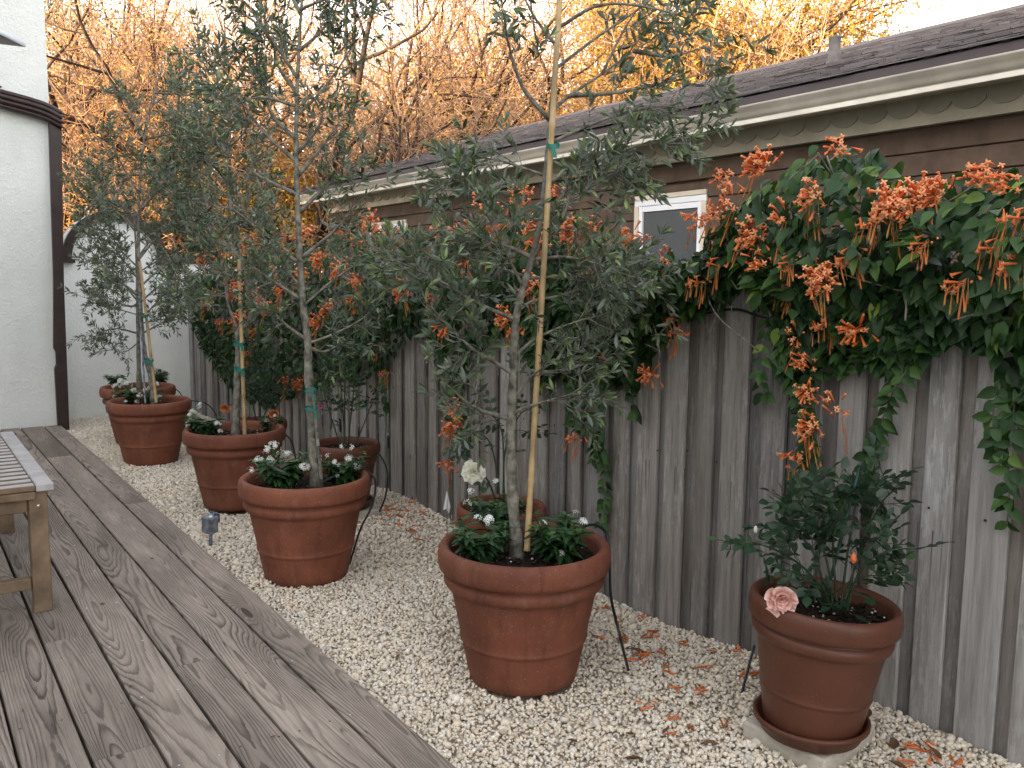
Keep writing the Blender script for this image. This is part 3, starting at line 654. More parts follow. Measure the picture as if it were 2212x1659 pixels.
rose_pot('R1', .19, .120, .345, .062, 'glossy brown round-rimmed pot with the pink rose, at the right', M['terra2'], (.03, .06))
rose_pot('R2', .18, .115, .335, -.004, 'orange-brown pot at the fence behind the nearest olive pot', M['terra'])
rose_pot('R3', .18, .115, .325, .062, 'small brown pot with a saucer at the fence behind the light', M['terra2'])
rose_pot('R4', .18, .115, .335, -.004, 'small dark pot with peach roses at the fence, second olive pot from the wall', M['terra'])

# ================================================================== OLIVE TREES
OL_V, OL_F = leaf(.24, .06, .20, .5, 4)
def rand_perp(t, r):
    v = r.normal(size=3); v -= t*(v @ t); return unit(v)
def olive(key, base_px, trunk, limbs, label, n_sub=3.2, shoot=.055, leafs=1., lsize=.047, thick=.019, spread=.10, seed=0, cut=1.):
    """trunk and limbs are read off the photo as picture points; each is given its own depth beside the trunk's"""
    r = np.random.default_rng(seed); c = POTS[key]; dc = depth((c[0], c[1], .38))
    t = thing('olive_tree', (c[0], c[1], SH-.055), label, 'tree', 'olive trees in terracotta pots'); off = np.array([c[0], c[1], SH-.055])
    P = spline([at_d(x, y, dc) for x, y in trunk], 5); P[0][2] = min(P[0][2], SH-.06)
    L = np.linspace(0, 1, len(P)); rad = thick*(1-.86*L**.62)+.0014; rad[0] *= 1.35; rad[1] *= 1.1
    rad = rad*(1+.10*np.sin(np.arange(len(P))*1.9+seed))
    obj('trunk', G().add(*tube(P-off, rad, 10)), M['bark'], t)
    gb = G(); S0, S1, A0, A1 = [], [], [], []; shoots = []
    def twig(p, d, ln, r0, droop):
        q = p; n = max(3, int(ln/.05)); out = [p]
        for i in range(n):
            d = unit(d+r.normal(size=3)*.16+np.array([0, 0, droop])); q = q+d*ln/n; out.append(q)
        out = np.array(out); rr = np.linspace(r0, r0*.45, len(out)); S0.extend(out[:-1]); S1.extend(out[1:]); A0.extend(rr[:-1]); A1.extend(rr[1:]); return out
    for li, lp in enumerate(limbs):
        dd = r.uniform(-1, 1)*spread; m = len(lp)
        Q = spline([at_d(x, y, dc+dd*i*1.6/m*(1+.4*i)) for i, (x, y) in enumerate(lp)], 5)
        r0 = max(.0032, np.interp(0, [0], [thick*.42])*(.6+.5*r.random())*(cut if li > 3 else 1.)); rr = np.linspace(r0, .0014, len(Q))
        ob = obj('branch', G().add(*tube(Q-off, rr, 7)), M['bark'], t)
        seg = np.linalg.norm(np.diff(Q, axis=0), axis=1); cum = np.concatenate([[0], np.cumsum(seg)]); tot = cum[-1]
        my = np.mean([q[1] for q in lp]); wt = 1. if key != 'A' else (.42 if my < 180 else .75 if my < 330 else 1.45 if my < 680 else .9)
        ns = int(n_sub*wt*tot/.12)
        for s_ in np.sort(r.uniform(.22, 1., ns))*tot:
            i = min(np.searchsorted(cum, s_)-1, len(seg)-1); i = max(i, 0); p = Q[i]+(Q[i+1]-Q[i])*((s_-cum[i])/seg[i]); tg = unit(Q[i+1]-Q[i])
            d = unit(tg*.55+rand_perp(tg, r)*.8+np.array([0, 0, .15])); ln = r.uniform(.06, .18)
            tw = twig(p, d, ln, .0017, r.uniform(-.10, .10)); shoots.append(tw)
            if r.random() < .55:
                k = len(tw)//2; d2 = unit(unit(tw[k]-tw[0])*.6+rand_perp(unit(tw[k]-tw[0]), r)); shoots.append(twig(tw[k], d2, ln*.6, .0012, 0.))
        shoots.append(twig(Q[-1], unit(Q[-1]-Q[-2]), r.uniform(.08, .2), .0015, 0.))
    gb.add(*segs(np.array(S0)-off, np.array(S1)-off, A0, A1, 4)); obj('twig', gb, M['bark'], t, kind='stuff')
    D, T, U, Z, Cc = [], [], [], [], []
    for tw in shoots:
        seg = np.linalg.norm(np.diff(tw, axis=0), axis=1); tot = seg.sum(); cum = np.concatenate([[0], np.cumsum(seg)])
        s_ = tot*.25; ph = r.uniform(0, 6.28)
        while s_ < tot:
            i = min(max(np.searchsorted(cum, s_)-1, 0), len(seg)-1); tg = unit(tw[i+1]-tw[i]); p = tw[i]+tg*(s_-cum[i]); a = rand_perp(tg, r); b = np.cross(tg, a)
            for sg in (1, -1):
                if r.random() > leafs*.72: continue
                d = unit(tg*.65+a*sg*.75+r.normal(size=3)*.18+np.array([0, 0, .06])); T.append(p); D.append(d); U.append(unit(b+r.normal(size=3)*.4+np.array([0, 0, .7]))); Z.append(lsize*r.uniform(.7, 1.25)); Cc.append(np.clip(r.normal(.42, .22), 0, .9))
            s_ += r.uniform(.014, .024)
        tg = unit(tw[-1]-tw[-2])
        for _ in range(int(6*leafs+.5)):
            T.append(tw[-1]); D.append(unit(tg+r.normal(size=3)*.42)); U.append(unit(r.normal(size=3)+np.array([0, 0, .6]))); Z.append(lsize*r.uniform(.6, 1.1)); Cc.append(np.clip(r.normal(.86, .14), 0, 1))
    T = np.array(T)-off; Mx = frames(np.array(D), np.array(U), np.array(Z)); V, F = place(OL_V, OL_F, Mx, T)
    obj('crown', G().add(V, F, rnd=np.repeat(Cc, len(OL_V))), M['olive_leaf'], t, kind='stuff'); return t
olive('A', None, [(1117, 1188), (1108, 1080), (1103, 960), (1107, 850), (1112, 740), (1114, 690), (1130, 620), (1150, 556), (1168, 470), (1178, 380), (1185, 300), (1191, 225), (1200, 130), (1207, 30), (1213, -60), (1216, -130)],
      [[(1114, 690), (1057, 667), (1014, 646), (960, 612), (905, 585), (850, 560)], [(1118, 670), (1154, 650), (1204, 640), (1290, 615), (1380, 600), (1460, 640)], [(1106, 805), (1060, 778), (1020, 753), (970, 706), (930, 660)], [(1112, 800), (1201, 803), (1270, 780), (1304, 743), (1345, 700)],
       [(1102, 905), (1037, 886), (1000, 862), (965, 830)], [(1104, 900), (1131, 881), (1204, 860), (1240, 850)], [(1150, 556), (1090, 530), (1010, 500), (930, 500)], [(1155, 560), (1220, 555), (1290, 570), (1340, 590)], [(1166, 480), (1090, 440), (1010, 400), (970, 385)], [(1168, 470), (1230, 430), (1290, 390), (1340, 370)],
       [(1176, 400), (1280, 350), (1390, 310), (1480, 290)], [(1178, 380), (1090, 350), (1010, 335)], [(1188, 245), (1230, 207), (1300, 160), (1370, 110), (1460, 55)], [(1188, 260), (1130, 190), (1100, 100), (1090, 40)], [(1198, 150), (1290, 80), (1380, 20), (1440, -30)], [(1202, 100), (1150, 30), (1120, -40)], [(1230, 207), (1330, 200), (1430, 180), (1520, 160)], [(1300, 160), (1350, 60), (1400, -10)],
       [(1185, 310), (1300, 260), (1420, 230), (1500, 240)], [(1140, 600), (1050, 570), (960, 550), (880, 580)], [(1140, 600), (1250, 600), (1360, 600), (1440, 610)], [(1105, 870), (1140, 820), (1180, 790)], [(1130, 620), (1100, 560), (1060, 480)], [(1150, 556), (1210, 480), (1240, 400)], [(1110, 770), (1160, 730), (1230, 700), (1300, 680)], [(1205, 60), (1300, 10), (1420, 20), (1540, 60)], [(1370, 110), (1450, 120), (1530, 100)]],
      'tall staked olive tree in the pot nearest the camera', 4.4, seed=11, thick=.0195, lsize=.043)
olive('B', None, [(684, 1040), (673, 900), (666, 800), (665, 740), (655, 660), (648, 560), (643, 450), (640, 330), (641, 220), (646, 100), (652, 0), (656, -90)],
      [[(666, 742), (720, 722), (780, 690), (825, 645)], [(664, 735), (610, 695), (560, 640), (510, 600)], [(656, 660), (720, 605), (790, 560), (840, 540)], [(650, 570), (590, 530), (540, 480), (490, 440)], [(645, 460), (720, 390), (790, 340)], [(641, 350), (570, 285), (510, 200), (470, 120)], [(641, 250), (700, 190), (760, 100), (790, 20)], [(643, 170), (590, 90), (540, 40), (500, 20)], [(648, 560), (720, 500), (770, 440)], [(642, 420), (560, 380), (490, 330)],
       [(640, 300), (590, 250), (560, 170), (550, 90)], [(645, 110), (700, 60), (740, -10)], [(641, 200), (600, 140), (590, 60)], [(655, 650), (580, 600), (520, 560)], [(665, 750), (700, 760), (740, 740)], [(643, 380), (700, 310), (750, 240)], [(650, 30), (620, -20), (580, -60)], [(652, 620), (600, 560), (590, 480)], [(650, 20), (700, 0), (760, -10)], [(641, 230), (560, 210), (480, 240)], [(643, 330), (690, 270), (700, 210)]],
      'olive tree with a pale bare trunk in the pot next behind the nearest', 4.6, seed=22, thick=.023, lsize=.042)
olive('C', None, [(509, 940), (512, 830), (515, 745), (514, 715), (540, 690), (532, 610), (508, 510), (492, 400), (480, 300), (472, 200)],
      [[(514, 716), (491, 650), (478, 560), (455, 470), (430, 380), (405, 300)], [(538, 690), (580, 640), (612, 600)], [(480, 600), (440, 580), (400, 600)], [(478, 560), (430, 520), (400, 450)], [(530, 600), (570, 540), (590, 470)], [(508, 510), (550, 450), (570, 380)], [(492, 400), (440, 340), (430, 270)], [(485, 330), (530, 280), (540, 220)], [(520, 560), (470, 520), (440, 470)], [(455, 470), (400, 420), (370, 360)], [(490, 640), (450, 640), (410, 650)], [(495, 420), (540, 380), (560, 320)], [(476, 240), (440, 180), (430, 140)]],
      'olive tree forking low above a yellow bamboo stake, third from the camera', 4.2, seed=33, thick=.021, lsize=.044, cut=.8)
olive('D', None, [(333, 872), (326, 815), (312, 760), (306, 700), (301, 600), (299, 500), (302, 400), (312, 300), (332, 210), (352, 140)],
      [[(305, 690), (350, 640), (385, 600)], [(303, 640), (250, 600), (210, 560), (190, 530)], [(300, 560), (350, 500), (410, 450)], [(299, 500), (250, 450), (210, 430)], [(300, 460), (350, 400), (410, 340), (440, 290)], [(301, 420), (260, 350), (240, 300)], [(306, 350), (360, 300), (400, 240)], [(312, 300), (280, 240), (270, 200)], [(325, 230), (380, 190), (400, 150)], [(300, 580), (240, 520), (200, 480)], [(302, 620), (360, 570), (420, 540)], [(308, 720), (360, 690), (390, 650)], [(304, 380), (380, 360), (450, 380)], [(301, 520), (380, 480), (430, 490)], [(335, 200), (420, 210), (450, 260)], [(300, 480), (220, 400), (180, 380)], [(302, 400), (370, 430), (440, 440)], [(312, 300), (390, 290), (440, 330)], [(305, 660), (270, 660), (230, 640)]],
      'dense dark olive tree in the pot before the white end wall', 6.6, seed=44, thick=.020, lsize=.042, spread=.16)
olive('E', None, [(301, 842), (299, 760), (297, 650), (295, 560), (290, 470), (286, 400)],
      [[(297, 640), (240, 590), (190, 560)], [(297, 680), (230, 660), (175, 640)], [(298, 720), (250, 710), (205, 720)], [(296, 600), (240, 530), (200, 500)], [(297, 660), (340, 620), (375, 600)], [(298, 700), (350, 690), (390, 690)], [(295, 560), (340, 500), (370, 470)], [(292, 500), (250, 450), (220, 420)], [(290, 470), (320, 420), (340, 380)], [(297, 650), (260, 610), (230, 620)], [(299, 740), (270, 760), (240, 755)], [(296, 590), (350, 560), (390, 560)]],
      'olive tree in the farthest pot, spreading against the white wall', 5.6, seed=55, thick=.019, lsize=.042)

# ---- stakes with their ties
def stake(base, tip, r, label, ties, dia_end=.85, dz=0., trunk_dx=-.03, mt='bamboo', name='bamboo_stake'):
    b, e = np.array(base), np.array(tip); t = thing(name, tuple(b), label, 'stake', 'stakes tied to the olive trees')
    n = 26; P = np.array([b+(e-b)*s_ for s_ in np.linspace(0, 1, n)]); rr = np.linspace(r, r*dia_end, n)
    Q, R_ = [], []
    for s_ in np.linspace(0, 1, 9):                     # the cane with its nodes
        for d_, k in ((-.006, 1.), (-.002, 1.16), (.002, 1.16), (.006, 1.)):
            u = min(max(s_+d_, 0), 1); Q.append(b+(e-b)*u); R_.append((r+(r*dia_end-r)*u)*k)
    idx = np.argsort([np.linalg.norm(q-b) for q in Q], kind='stable'); Q = np.array(Q)[idx]; R_ = np.array(R_)[idx]
    keep = np.concatenate([[True], np.linalg.norm(np.diff(Q, axis=0), axis=1) > 1e-4]); obj('cane', G().add(*tube(Q[keep]-b, R_[keep], 10)), M[mt], t)
    for (u, dx, w) in ties:
        p = b+(e-b)*u-b; gt = G(); a_ = np.linspace(0, 2*math.pi, 15); side = _R0*dx/2
        ring = np.array([p+side+_R0*math.cos(q)*(abs(dx)/2+.014)+np.array([_F[0], _F[1], 0])*math.sin(q)*.022+np.array([0, 0, .006*math.sin(q*1.)]) for q in a_])
        V = np.concatenate([ring-[0, 0, w/2], ring+[0, 0, w/2]]); m = len(ring); gt.add(V, np.array([[i, i+1, m+i+1, m+i] for i in range(m-1)]))
        k0 = p-np.array([_F[0], _F[1], 0])*.024; tl = np.array([k0+_R0*.004*i+np.array([0, 0, -.012*i+.004*math.sin(i*1.3)]) for i in range(4)])
        V = np.concatenate([tl-_R0*w*.45, tl+_R0*w*.45]); gt.add(V, np.array([[i, i+1, 4+i+1, 4+i] for i in range(3)])); obj('tie', gt, M['tape'], t)
    return t
dA = depth((*POTS['A'], .38)); dB = depth((*POTS['B'], .38)); dC = depth((*POTS['C'], .38)); dD = depth((*POTS['D'], .38))
stake(at_d(1138, 1190, dA-.02), at_d(1211, -40, dA-.06), .0098, 'long bamboo stake leaning beside the nearest olive tree, out of the picture', [(.715, .012, .014)], .9)
stake(at_d(529, 945, dC-.03), at_d(516, 560, dC-.06), .0105, 'pale yellow bamboo stake tied twice to the third olive trunk', [(.385, -.03, .017), (.53, -.03, .017)], .85)
stake(at_d(338, 870, dD-.05), at_d(302, 565, dD-.06), .0100, 'yellow bamboo stake leaning on the olive before the white wall', [(.30, -.035, .015), (.62, -.03, .015)], .85)
stake(at_d(694, 1035, dB-.03), at_d(676, 840, dB-.06), .0075, 'short split wooden stake against the second olive trunk', [(.79, -.025, .009), (.985, -.02, .009)], .8, mt='bark', name='wooden_stake')
stake(at_d(314, 872, dD-.04), at_d(301, 640, dD-.02), .006, 'thin grey metal stake behind the yellow one before the white wall', [], .9, mt='galv', name='metal_stake')

# ================================================================== FLOWERING VINE ON THE FENCE
VL_V, VL_F = leaf(.56, .22, .22, .40, 5)
vine = thing('trumpet_vine', (FX-.05, 3.5, 1.2), 'dark green vine with orange trumpet flowers spilling over the grey fence', 'vine')
VO = np.array([FX-.05, 3.5, 1.2]); r = np.random.default_rng(5)
topl = np.array([(-1., 1.46), (.6, 1.48), (.95, 1.47), (1.12, 1.49), (1.25, 1.47), (1.38, 1.57), (1.48, 1.60), (1.62, 1.58), (1.75, 1.52), (1.86, 1.43), (1.95, 1.32), (2.06, 1.28), (2.25, 1.29), (2.4, 1.35), (2.55, 1.44), (2.87, 1.53), (3.2, 1.47), (3.7, 1.46), (4.36, 1.49), (5., 1.47), (5.8, 1.45), (6.6, 1.42), (7.3, 1.38), (7.7, 1.30)])
botl = np.array([(-1., 1.0), (.6, 1.05), (.9, .95), (.96, .92), (1.03, 1.08), (1.12, 1.10), (1.2, 1.03), (1.3, .98), (1.40, 1.00), (1.48, .97), (1.55, .93), (1.60, .96), (1.655, .98), (1.68, 1.16), (1.75, 1.23), (1.86, 1.22), (1.97, 1.12), (2.05, 1.14), (2.15, 1.02), (2.27, .86), (2.36, .82), (2.5, .92), (2.66, .86), (2.85, .80), (3.0, .98), (3.2, 1.0), (3.42, .78), (3.55, .72), (3.7, .98), (3.93, .95), (4.2, .78), (4.5, .66), (4.9, .60), (5.4, .50), (5.9, .34), (6.4, .30), (6.9, .36), (7.3, .5), (7.6, .75)])
def zt(y): return np.interp(y, topl[:, 0], topl[:, 1])
def zb_(y): return np.interp(y, botl[:, 0], botl[:, 1])
# the mass: leaves lying over one another like shingles, facing out and up, thickest along the fence top
T, D, U, Z, Cc = [], [], [], [], []
nl = 13500
yy = r.uniform(-.6, 7.65, nl); yy[:5200] = r.uniform(-.2, 3., 5200)
u = r.random(nl)**.85; zz = zt(yy)-u*(zt(yy)-zb_(yy))+r.normal(0, .012, nl)
bul = .19*np.sin(np.clip((zz-zb_(yy))/(zt(yy)-zb_(yy)+1e-6), 0, 1)*math.pi*.85+.2)*(.75+.25*np.sin(yy*3.7)+.2*np.sin(yy*8.3+zz*5.))
xx = FX-.012-bul*r.random(nl)**.5
over = zz > 1.26; xx[over] = FX+.03-r.uniform(-.20, 1., over.sum())*.22*np.clip((zt(yy[over])-zz[over])/.10, .25, 1.)
# leaves bunch on shoots
sh = (np.floor(yy*14)+np.floor(zz*11)*97).astype(int); jit = np.random.default_rng(9).normal(size=(5000, 3))
for i in range(nl):
    j = jit[sh[i] % 5000]
    d = unit(np.array([-.55, 0, -.75])+j*.45+r.normal(size=3)*.42); up = unit(np.array([-1., -.15, .65])+j*.3+r.normal(size=3)*.4)
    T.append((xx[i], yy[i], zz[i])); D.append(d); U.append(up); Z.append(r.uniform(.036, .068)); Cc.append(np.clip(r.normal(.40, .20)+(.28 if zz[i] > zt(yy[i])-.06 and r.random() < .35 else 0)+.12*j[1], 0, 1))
# hanging strands (y, z) down the boards
strands = [[(1.66, 1.05), (1.60, .95), (1.56, .84), (1.555, .74), (1.57, .62)], [(1.52, 1.0), (1.555, .85), (1.53, .72), (1.56, .60)], [(1.20, 1.05), (1.26, .95), (1.32, .82), (1.37, .70), (1.42, .60), (1.45, .50)], [(.97, .98), (.965, .85), (.97, .72), (.975, .62)], [(1.0, 1.0), (1.01, .9), (1.0, .8)], [(2.46, .85), (2.45, .70), (2.44, .55), (2.45, .40), (2.44, .28)], [(2.29, .90), (2.27, .80), (2.26, .74)], [(3.50, .80), (3.49, .65), (3.47, .50), (3.45, .38)], [(3.42, .85), (3.44, .7), (3.43, .55)], [(1.71, 1.1), (1.70, .98), (1.71, .86)], [(2.62, .86), (2.60, .72), (2.61, .62)], [(2.86, .82), (2.85, .70)], [(4.25, .80), (4.22, .62), (4.23, .5)], [(2.52, .9), (2.53, .72), (2.50, .60), (2.52, .5)]]
gs = G()
for st in strands:
    P = spline([(FX-.035-.02*math.sin(i*1.7), y_, z_) for i, (y_, z_) in enumerate(st)], 5); gs.add(*tube(P-VO, .0022, 5))
    L = np.concatenate([[0], np.cumsum(np.linalg.norm(np.diff(P, axis=0), axis=1))]); s_ = 0.
    while s_ < L[-1]:
        p = np.array([np.interp(s_, L, P[:, k]) for k in range(3)])
        for sg in (1, -1):
            for _ in range(2 if r.random() < .45 else 1):
                d = unit(np.array([-.35, sg*.75, -.65])+r.normal(size=3)*.28); T.append(tuple(p)); D.append(d); U.append(unit(np.array([-1., 0, .4])+r.normal(size=3)*.3)); Z.append(r.uniform(.036, .060)); Cc.append(np.clip(r.normal(.48, .16), 0, 1))
        s_ += r.uniform(.024, .042)
# bare woody stems inside the mass
for _ in range(90):
    y0 = r.uniform(.4, 7.4); P = spline([(FX-r.uniform(.0, .14), y0+k*r.uniform(-.12, .12), zt(y0)-.03-k*.11) for k in range(4)], 4); gs.add(*tube(P-VO, .0026, 5))
obj('stem', gs, M['bark'], vine, kind='stuff')
T = np.array(T); D = np.array(D); U = np.array(U); Z = np.array(Z); Cc = np.array(Cc)
# the 300 leaves that show largest are parts of their own
dist = np.linalg.norm(T-EYE, axis=1); front = (FX-T[:, 0])+(T[:, 2] < zb_(T[:, 1]))*.15
score = Z/dist*(.25+np.clip(front, 0, .3))*((T[:, 1] > .75)); order = np.argsort(-score); pick = order[:300]; rest = order[300:]
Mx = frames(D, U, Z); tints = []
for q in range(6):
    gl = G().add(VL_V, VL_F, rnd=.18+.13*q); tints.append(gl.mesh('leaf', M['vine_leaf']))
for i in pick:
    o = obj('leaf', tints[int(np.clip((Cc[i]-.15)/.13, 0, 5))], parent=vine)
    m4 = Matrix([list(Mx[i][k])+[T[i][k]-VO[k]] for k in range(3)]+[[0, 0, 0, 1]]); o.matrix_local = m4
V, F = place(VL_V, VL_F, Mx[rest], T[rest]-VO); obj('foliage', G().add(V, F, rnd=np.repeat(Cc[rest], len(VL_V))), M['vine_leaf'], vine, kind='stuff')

# ---- flower clusters
def trumpet(gg, p, d, ln, r, open_=True, spent=False):
    d = unit(d); bend = np.array([0, 0, -1.])*(.25 if spent else .10); P = np.array([p+d*ln*t+bend*ln*t*t for t in (0, .35, .7, .9, 1.)])
    w = .0029 if not spent else .0018; rr = np.array([.40, .75, 1.15, 1.25, .95 if not open_ else 1.35])*w; V, F = tube(P, rr, 6, True)
    lv = np.repeat([.25, .45, .6, .75, .95], 6); gg.add(V, F, rnd=np.concatenate([np.clip(lv+r.normal(0, .12), 0, 1), [.2, .9]]))
    if open_:
        tg = unit(P[-1]-P[-2]); a = rand_perp(tg, r); b = np.cross(tg, a)
        for k in range(4):
            q = k*math.pi/2; e = a*math.cos(q)+b*math.sin(q); f = -a*math.sin(q)+b*math.cos(q); c0 = P[-1]+e*w*.9; tip = P[-1]+e*w*2.9+tg*(-.0015)
            gg.add([c0-f*w*.8, c0+f*w*.8, tip+f*w*.55, tip-f*w*.55], np.array([[0, 1, 2, 3]]), rnd=.97)
def cluster(seed, n, up, spent=0):
    r = np.random.default_rng(seed); gg = G()
    for _ in range(n):
        d = unit(np.array([-.8, 0, up])+r.normal(size=3)*.62); p = d*.010+r.normal(size=3)*.011; trumpet(gg, p, d, r.uniform(.022, .040), r, r.random() < .62)
    gh = G()
    for _ in range(spent):
        p = np.array([-.012, r.uniform(-.03, .03), -.01]); ln = r.uniform(.05, .10); trumpet(gh, p+np.array([r.uniform(-.02, .01), 0, -r.uniform(.01, .05)]), np.array([r.uniform(-.12, .05), r.uniform(-.16, .16), -1.]), ln*.6, r, False, True)
        gh.add(*tube(np.array([p, p+np.array([r.uniform(-.015, .0), r.uniform(-.012, .012), -ln])]), .0007, 3), rnd=.9)
    return gg.mesh('flower_cluster', M['trumpet']), (gh.mesh('spent_flower', M['spent']) if spent else None)
CL = [cluster(100+k, n, up, sp) for k, (n, up, sp) in enumerate([(34, .35, 3), (26, .1, 4), (18, .5, 0), (44, .2, 3), (22, -.3, 2), (12, .6, 2), (26, 0., 0), (9, -.6, 6)])]
spots = [(1650, 355, 3), (1810, 322, 2), (1568, 392, 2), (1578, 440, 5), (1512, 470, 4), (1545, 465, 1), (1620, 500, 3), (1640, 525, 6), (1757, 430, 1), (1695, 470, 5), (1915, 440, 3), (1945, 452, 0), (1985, 425, 3), (2030, 415, 3), (2112, 388, 2), (2148, 382, 2), (2182, 402, 2), (2200, 455, 7), (1650, 575, 2), (1760, 600, 3), (1790, 612, 0), (1775, 690, 7), (1715, 725, 5), (1860, 715, 6), (1745, 790, 2), (1745, 850, 6), (1805, 885, 5), (1755, 930, 1), (1722, 985, 4), (1505, 600, 7), (1478, 715, 7), (1410, 812, 6), (1440, 560, 5), (1352, 525, 0), (1235, 495, 3), (1130, 425, 3), (1205, 420, 2), (1040, 440, 5), (985, 495, 4), (1100, 690, 1), (1122, 708, 7), (962, 710, 4), (1330, 772, 2), (832, 548, 2), (870, 510, 2), (822, 498, 2), (905, 520, 6), (935, 535, 0), (692, 560, 3), (710, 668, 3), (745, 505, 2), (832, 800, 7), (820, 735, 7), (600, 572, 1), (580, 665, 3), (565, 640, 0), (538, 520, 3), (562, 516, 1), (500, 605, 6), (480, 690, 7), (462, 640, 3), (446, 662, 1), (622, 828, 3), (655, 830, 3), (980, 885, 1), (985, 920, 3), (976, 1000, 4), (442, 560, 3), (388, 602, 3), (1245, 940, 7), (1880, 470, 7), (1710, 560, 7), (1830, 545, 7), (2000, 520, 7), (2150, 520, 7), (2080, 600, 7), (1560, 560, 7), (1390, 520, 2), (1700, 620, 7), (620, 520, 2), (660, 505, 3), (780, 520, 6), (1060, 520, 0), (1010, 560, 7), (890, 570, 5), (940, 640, 7), (760, 640, 7), (520, 690, 3), (540, 760, 7), (505, 640, 6), (1450, 680, 7), (1290, 580, 5), (1180, 540, 2), (2195, 560, 7), (480, 560, 1), (520, 620, 3), (610, 630, 1), (650, 600, 3), (740, 580, 3), (780, 610, 1), (800, 480, 3), (850, 520, 3), (960, 510, 3), (1020, 505, 1), (1080, 470, 3), (1160, 500, 3), (1270, 500, 3), (1320, 545, 1), (560, 720, 3), (690, 700, 1), (880, 620, 3), (1150, 620, 1), (1390, 620, 3), (1420, 660, 1)]
for k, (px, py, v) in enumerate(spots):
    x0 = FX-.17 if py < 620 else FX-.085
    if py < 430 and px > 1400: x0 = FX-.10
    if px < 1350 and py < 720: x0 = FX-.25
    p = at_x(px, py, x0); me, hs = CL[v]
    o = obj('flower_cluster', me, parent=vine); o.location = tuple(p-VO); o.rotation_euler = (random.uniform(-.4, .4), random.uniform(-.3, .3), random.uniform(-.7, .7)); s_ = random.uniform(.8, 1.1)*(1.1 if v == 3 else 1.)*(1.15 if px < 1350 else 1.); o.scale = (s_,)*3
    if hs: h = obj('spent_flower', hs, parent=o)

# ================================================================== BEDDING PLANTS WITH WHITE STAR FLOWERS
PV, PF = leaf(.36, .30, .22, .45, 4); SV = []; SF = []
for k in range(5):
    a = k*2*math.pi/5; e = np.array([math.cos(a), math.sin(a), 0]); f = np.array([-math.sin(a), math.cos(a), 0]); b0 = len(SV)
    SV += [e*.0008-f*.0006, e*.0042-f*.0016-[0, 0, .0004], e*.0078-[0, 0, .0012], e*.0042+f*.0016-[0, 0, .0004]]; SF.append([b0, b0+1, b0+2, b0+3])
SV = np.array(SV); SF = np.array(SF)
def pentas(base, lean, size, label, heads, seed):
    r = np.random.default_rng(seed); t = thing('white_pentas', tuple(base), label, 'flower', 'white star flowers planted in the olive pots')
    D, T, Z, Cc = [], [], [], []; ns = 12; tops = []; gs_ = G()
    for s_ in range(ns):
        a = r.uniform(0, 6.28); d = unit(np.array([math.cos(a)*.65, math.sin(a)*.65, 1.])+np.array(lean)*.4); h = size*r.uniform(.55, 1.); P = np.array([d*h*q+np.array([math.cos(a), math.sin(a), 0])*size*.12*q for q in (0, .5, 1.)]); gs_.add(*tube(P, .0016, 4)); tops.append(P[-1])
        for q in np.linspace(.15, 1., 6):
            p = d*h*q+np.array([math.cos(a), math.sin(a), 0])*size*.12*q
            for m in range(4):
                b = m*math.pi/2+q*9+r.uniform(-.4, .4); T.append(p); D.append(unit([math.cos(b), math.sin(b), .35-.5*(1-q)+r.uniform(-.25, .25)])); Z.append(size*r.uniform(.30, .50)*(1-.45*(q > .9))); Cc.append(np.clip(r.normal(.40, .16)+.3*(q > .9), 0, 1))
    obj('stem', gs_, M['penta_leaf'], t, kind='stuff')
    Mx = frames(np.array(D), unit_rows(np.array([[0, 0, 1.]]*len(D))+r.normal(size=(len(D), 3))*.25), np.array(Z)); V, F = place(PV, PF, Mx, np.array(T)); obj('foliage', G().add(V, F, rnd=np.repeat(Cc, len(PV))), M['penta_leaf'], t, kind='stuff')
    for (hx, hy, n, R_) in heads:
        n = int(n*1.15); R_ = R_*1.15
        # hx is across the view, hy up from the soil, both in units of the plant's size
        p = _R0*hx*size+np.array([0, 0, hy*size])-np.array([_F[0], _F[1], 0])*size*r.uniform(.15, .45); V_, F_ = [], []
        dirs = unit_rows(r.normal(size=(n, 3))*np.array([1, 1, .75])+np.array([0, 0, .9])-np.array([_F[0], _F[1], 0])*.5); pos = p+dirs*R_*r.uniform(.75, 1.05, (n, 1)); up = unit_rows(dirs+r.normal(size=(n, 3))*.25)
        x = np.cross(up, r.normal(size=(n, 3))); x = unit_rows(x); Mx = np.stack([x, np.cross(up, x), up], -1)*1.2
        gh = G(); V, F = place(SV, SF, Mx, pos); gh.add(V, F, rnd=np.repeat(r.uniform(.3, 1., n), len(SV)))
        V, F = segs(np.repeat((p-[0, 0, R_*1.2])[None], n, 0), pos, np.full(n, .0005), np.full(n, .0006), 3); gh.add(V, F, rnd=0.); obj('flower_head', gh, M['penta'], t, smooth=False)
    return t
def unit_rows(a): return a/(np.linalg.norm(a, axis=1)[:, None]+1e-9)
SZ = SH-.05
def on_soil(px, py):
    rr = ray(px, py); return EYE+rr*((SZ-EYE[2])/rr[2])
pentas(on_soil(1042, 1205), (-.2, 0, 0), .125, 'low white star flowers at the front left of the nearest pot', [(.15, 1.0, 16, .017), (-.10, 1.05, 4, .010)], 1)
pentas(on_soil(1065, 1150), (0, 0, 0), .150, 'white star flowers behind the front left clump of the nearest pot', [(-.55, .75, 9, .014), (.05, 1.25, 5, .011), (.5, .9, 4, .010), (-.5, 1.0, 5, .012)], 2)
pentas(on_soil(1208, 1205), (.2, 0, 0), .150, 'white star flowers right of the trunk in the nearest pot', [(.45, .75, 16, .018), (.28, 1.0, 4, .010), (-.35, .80, 4, .010), (0., .2, 3, .01)], 3)
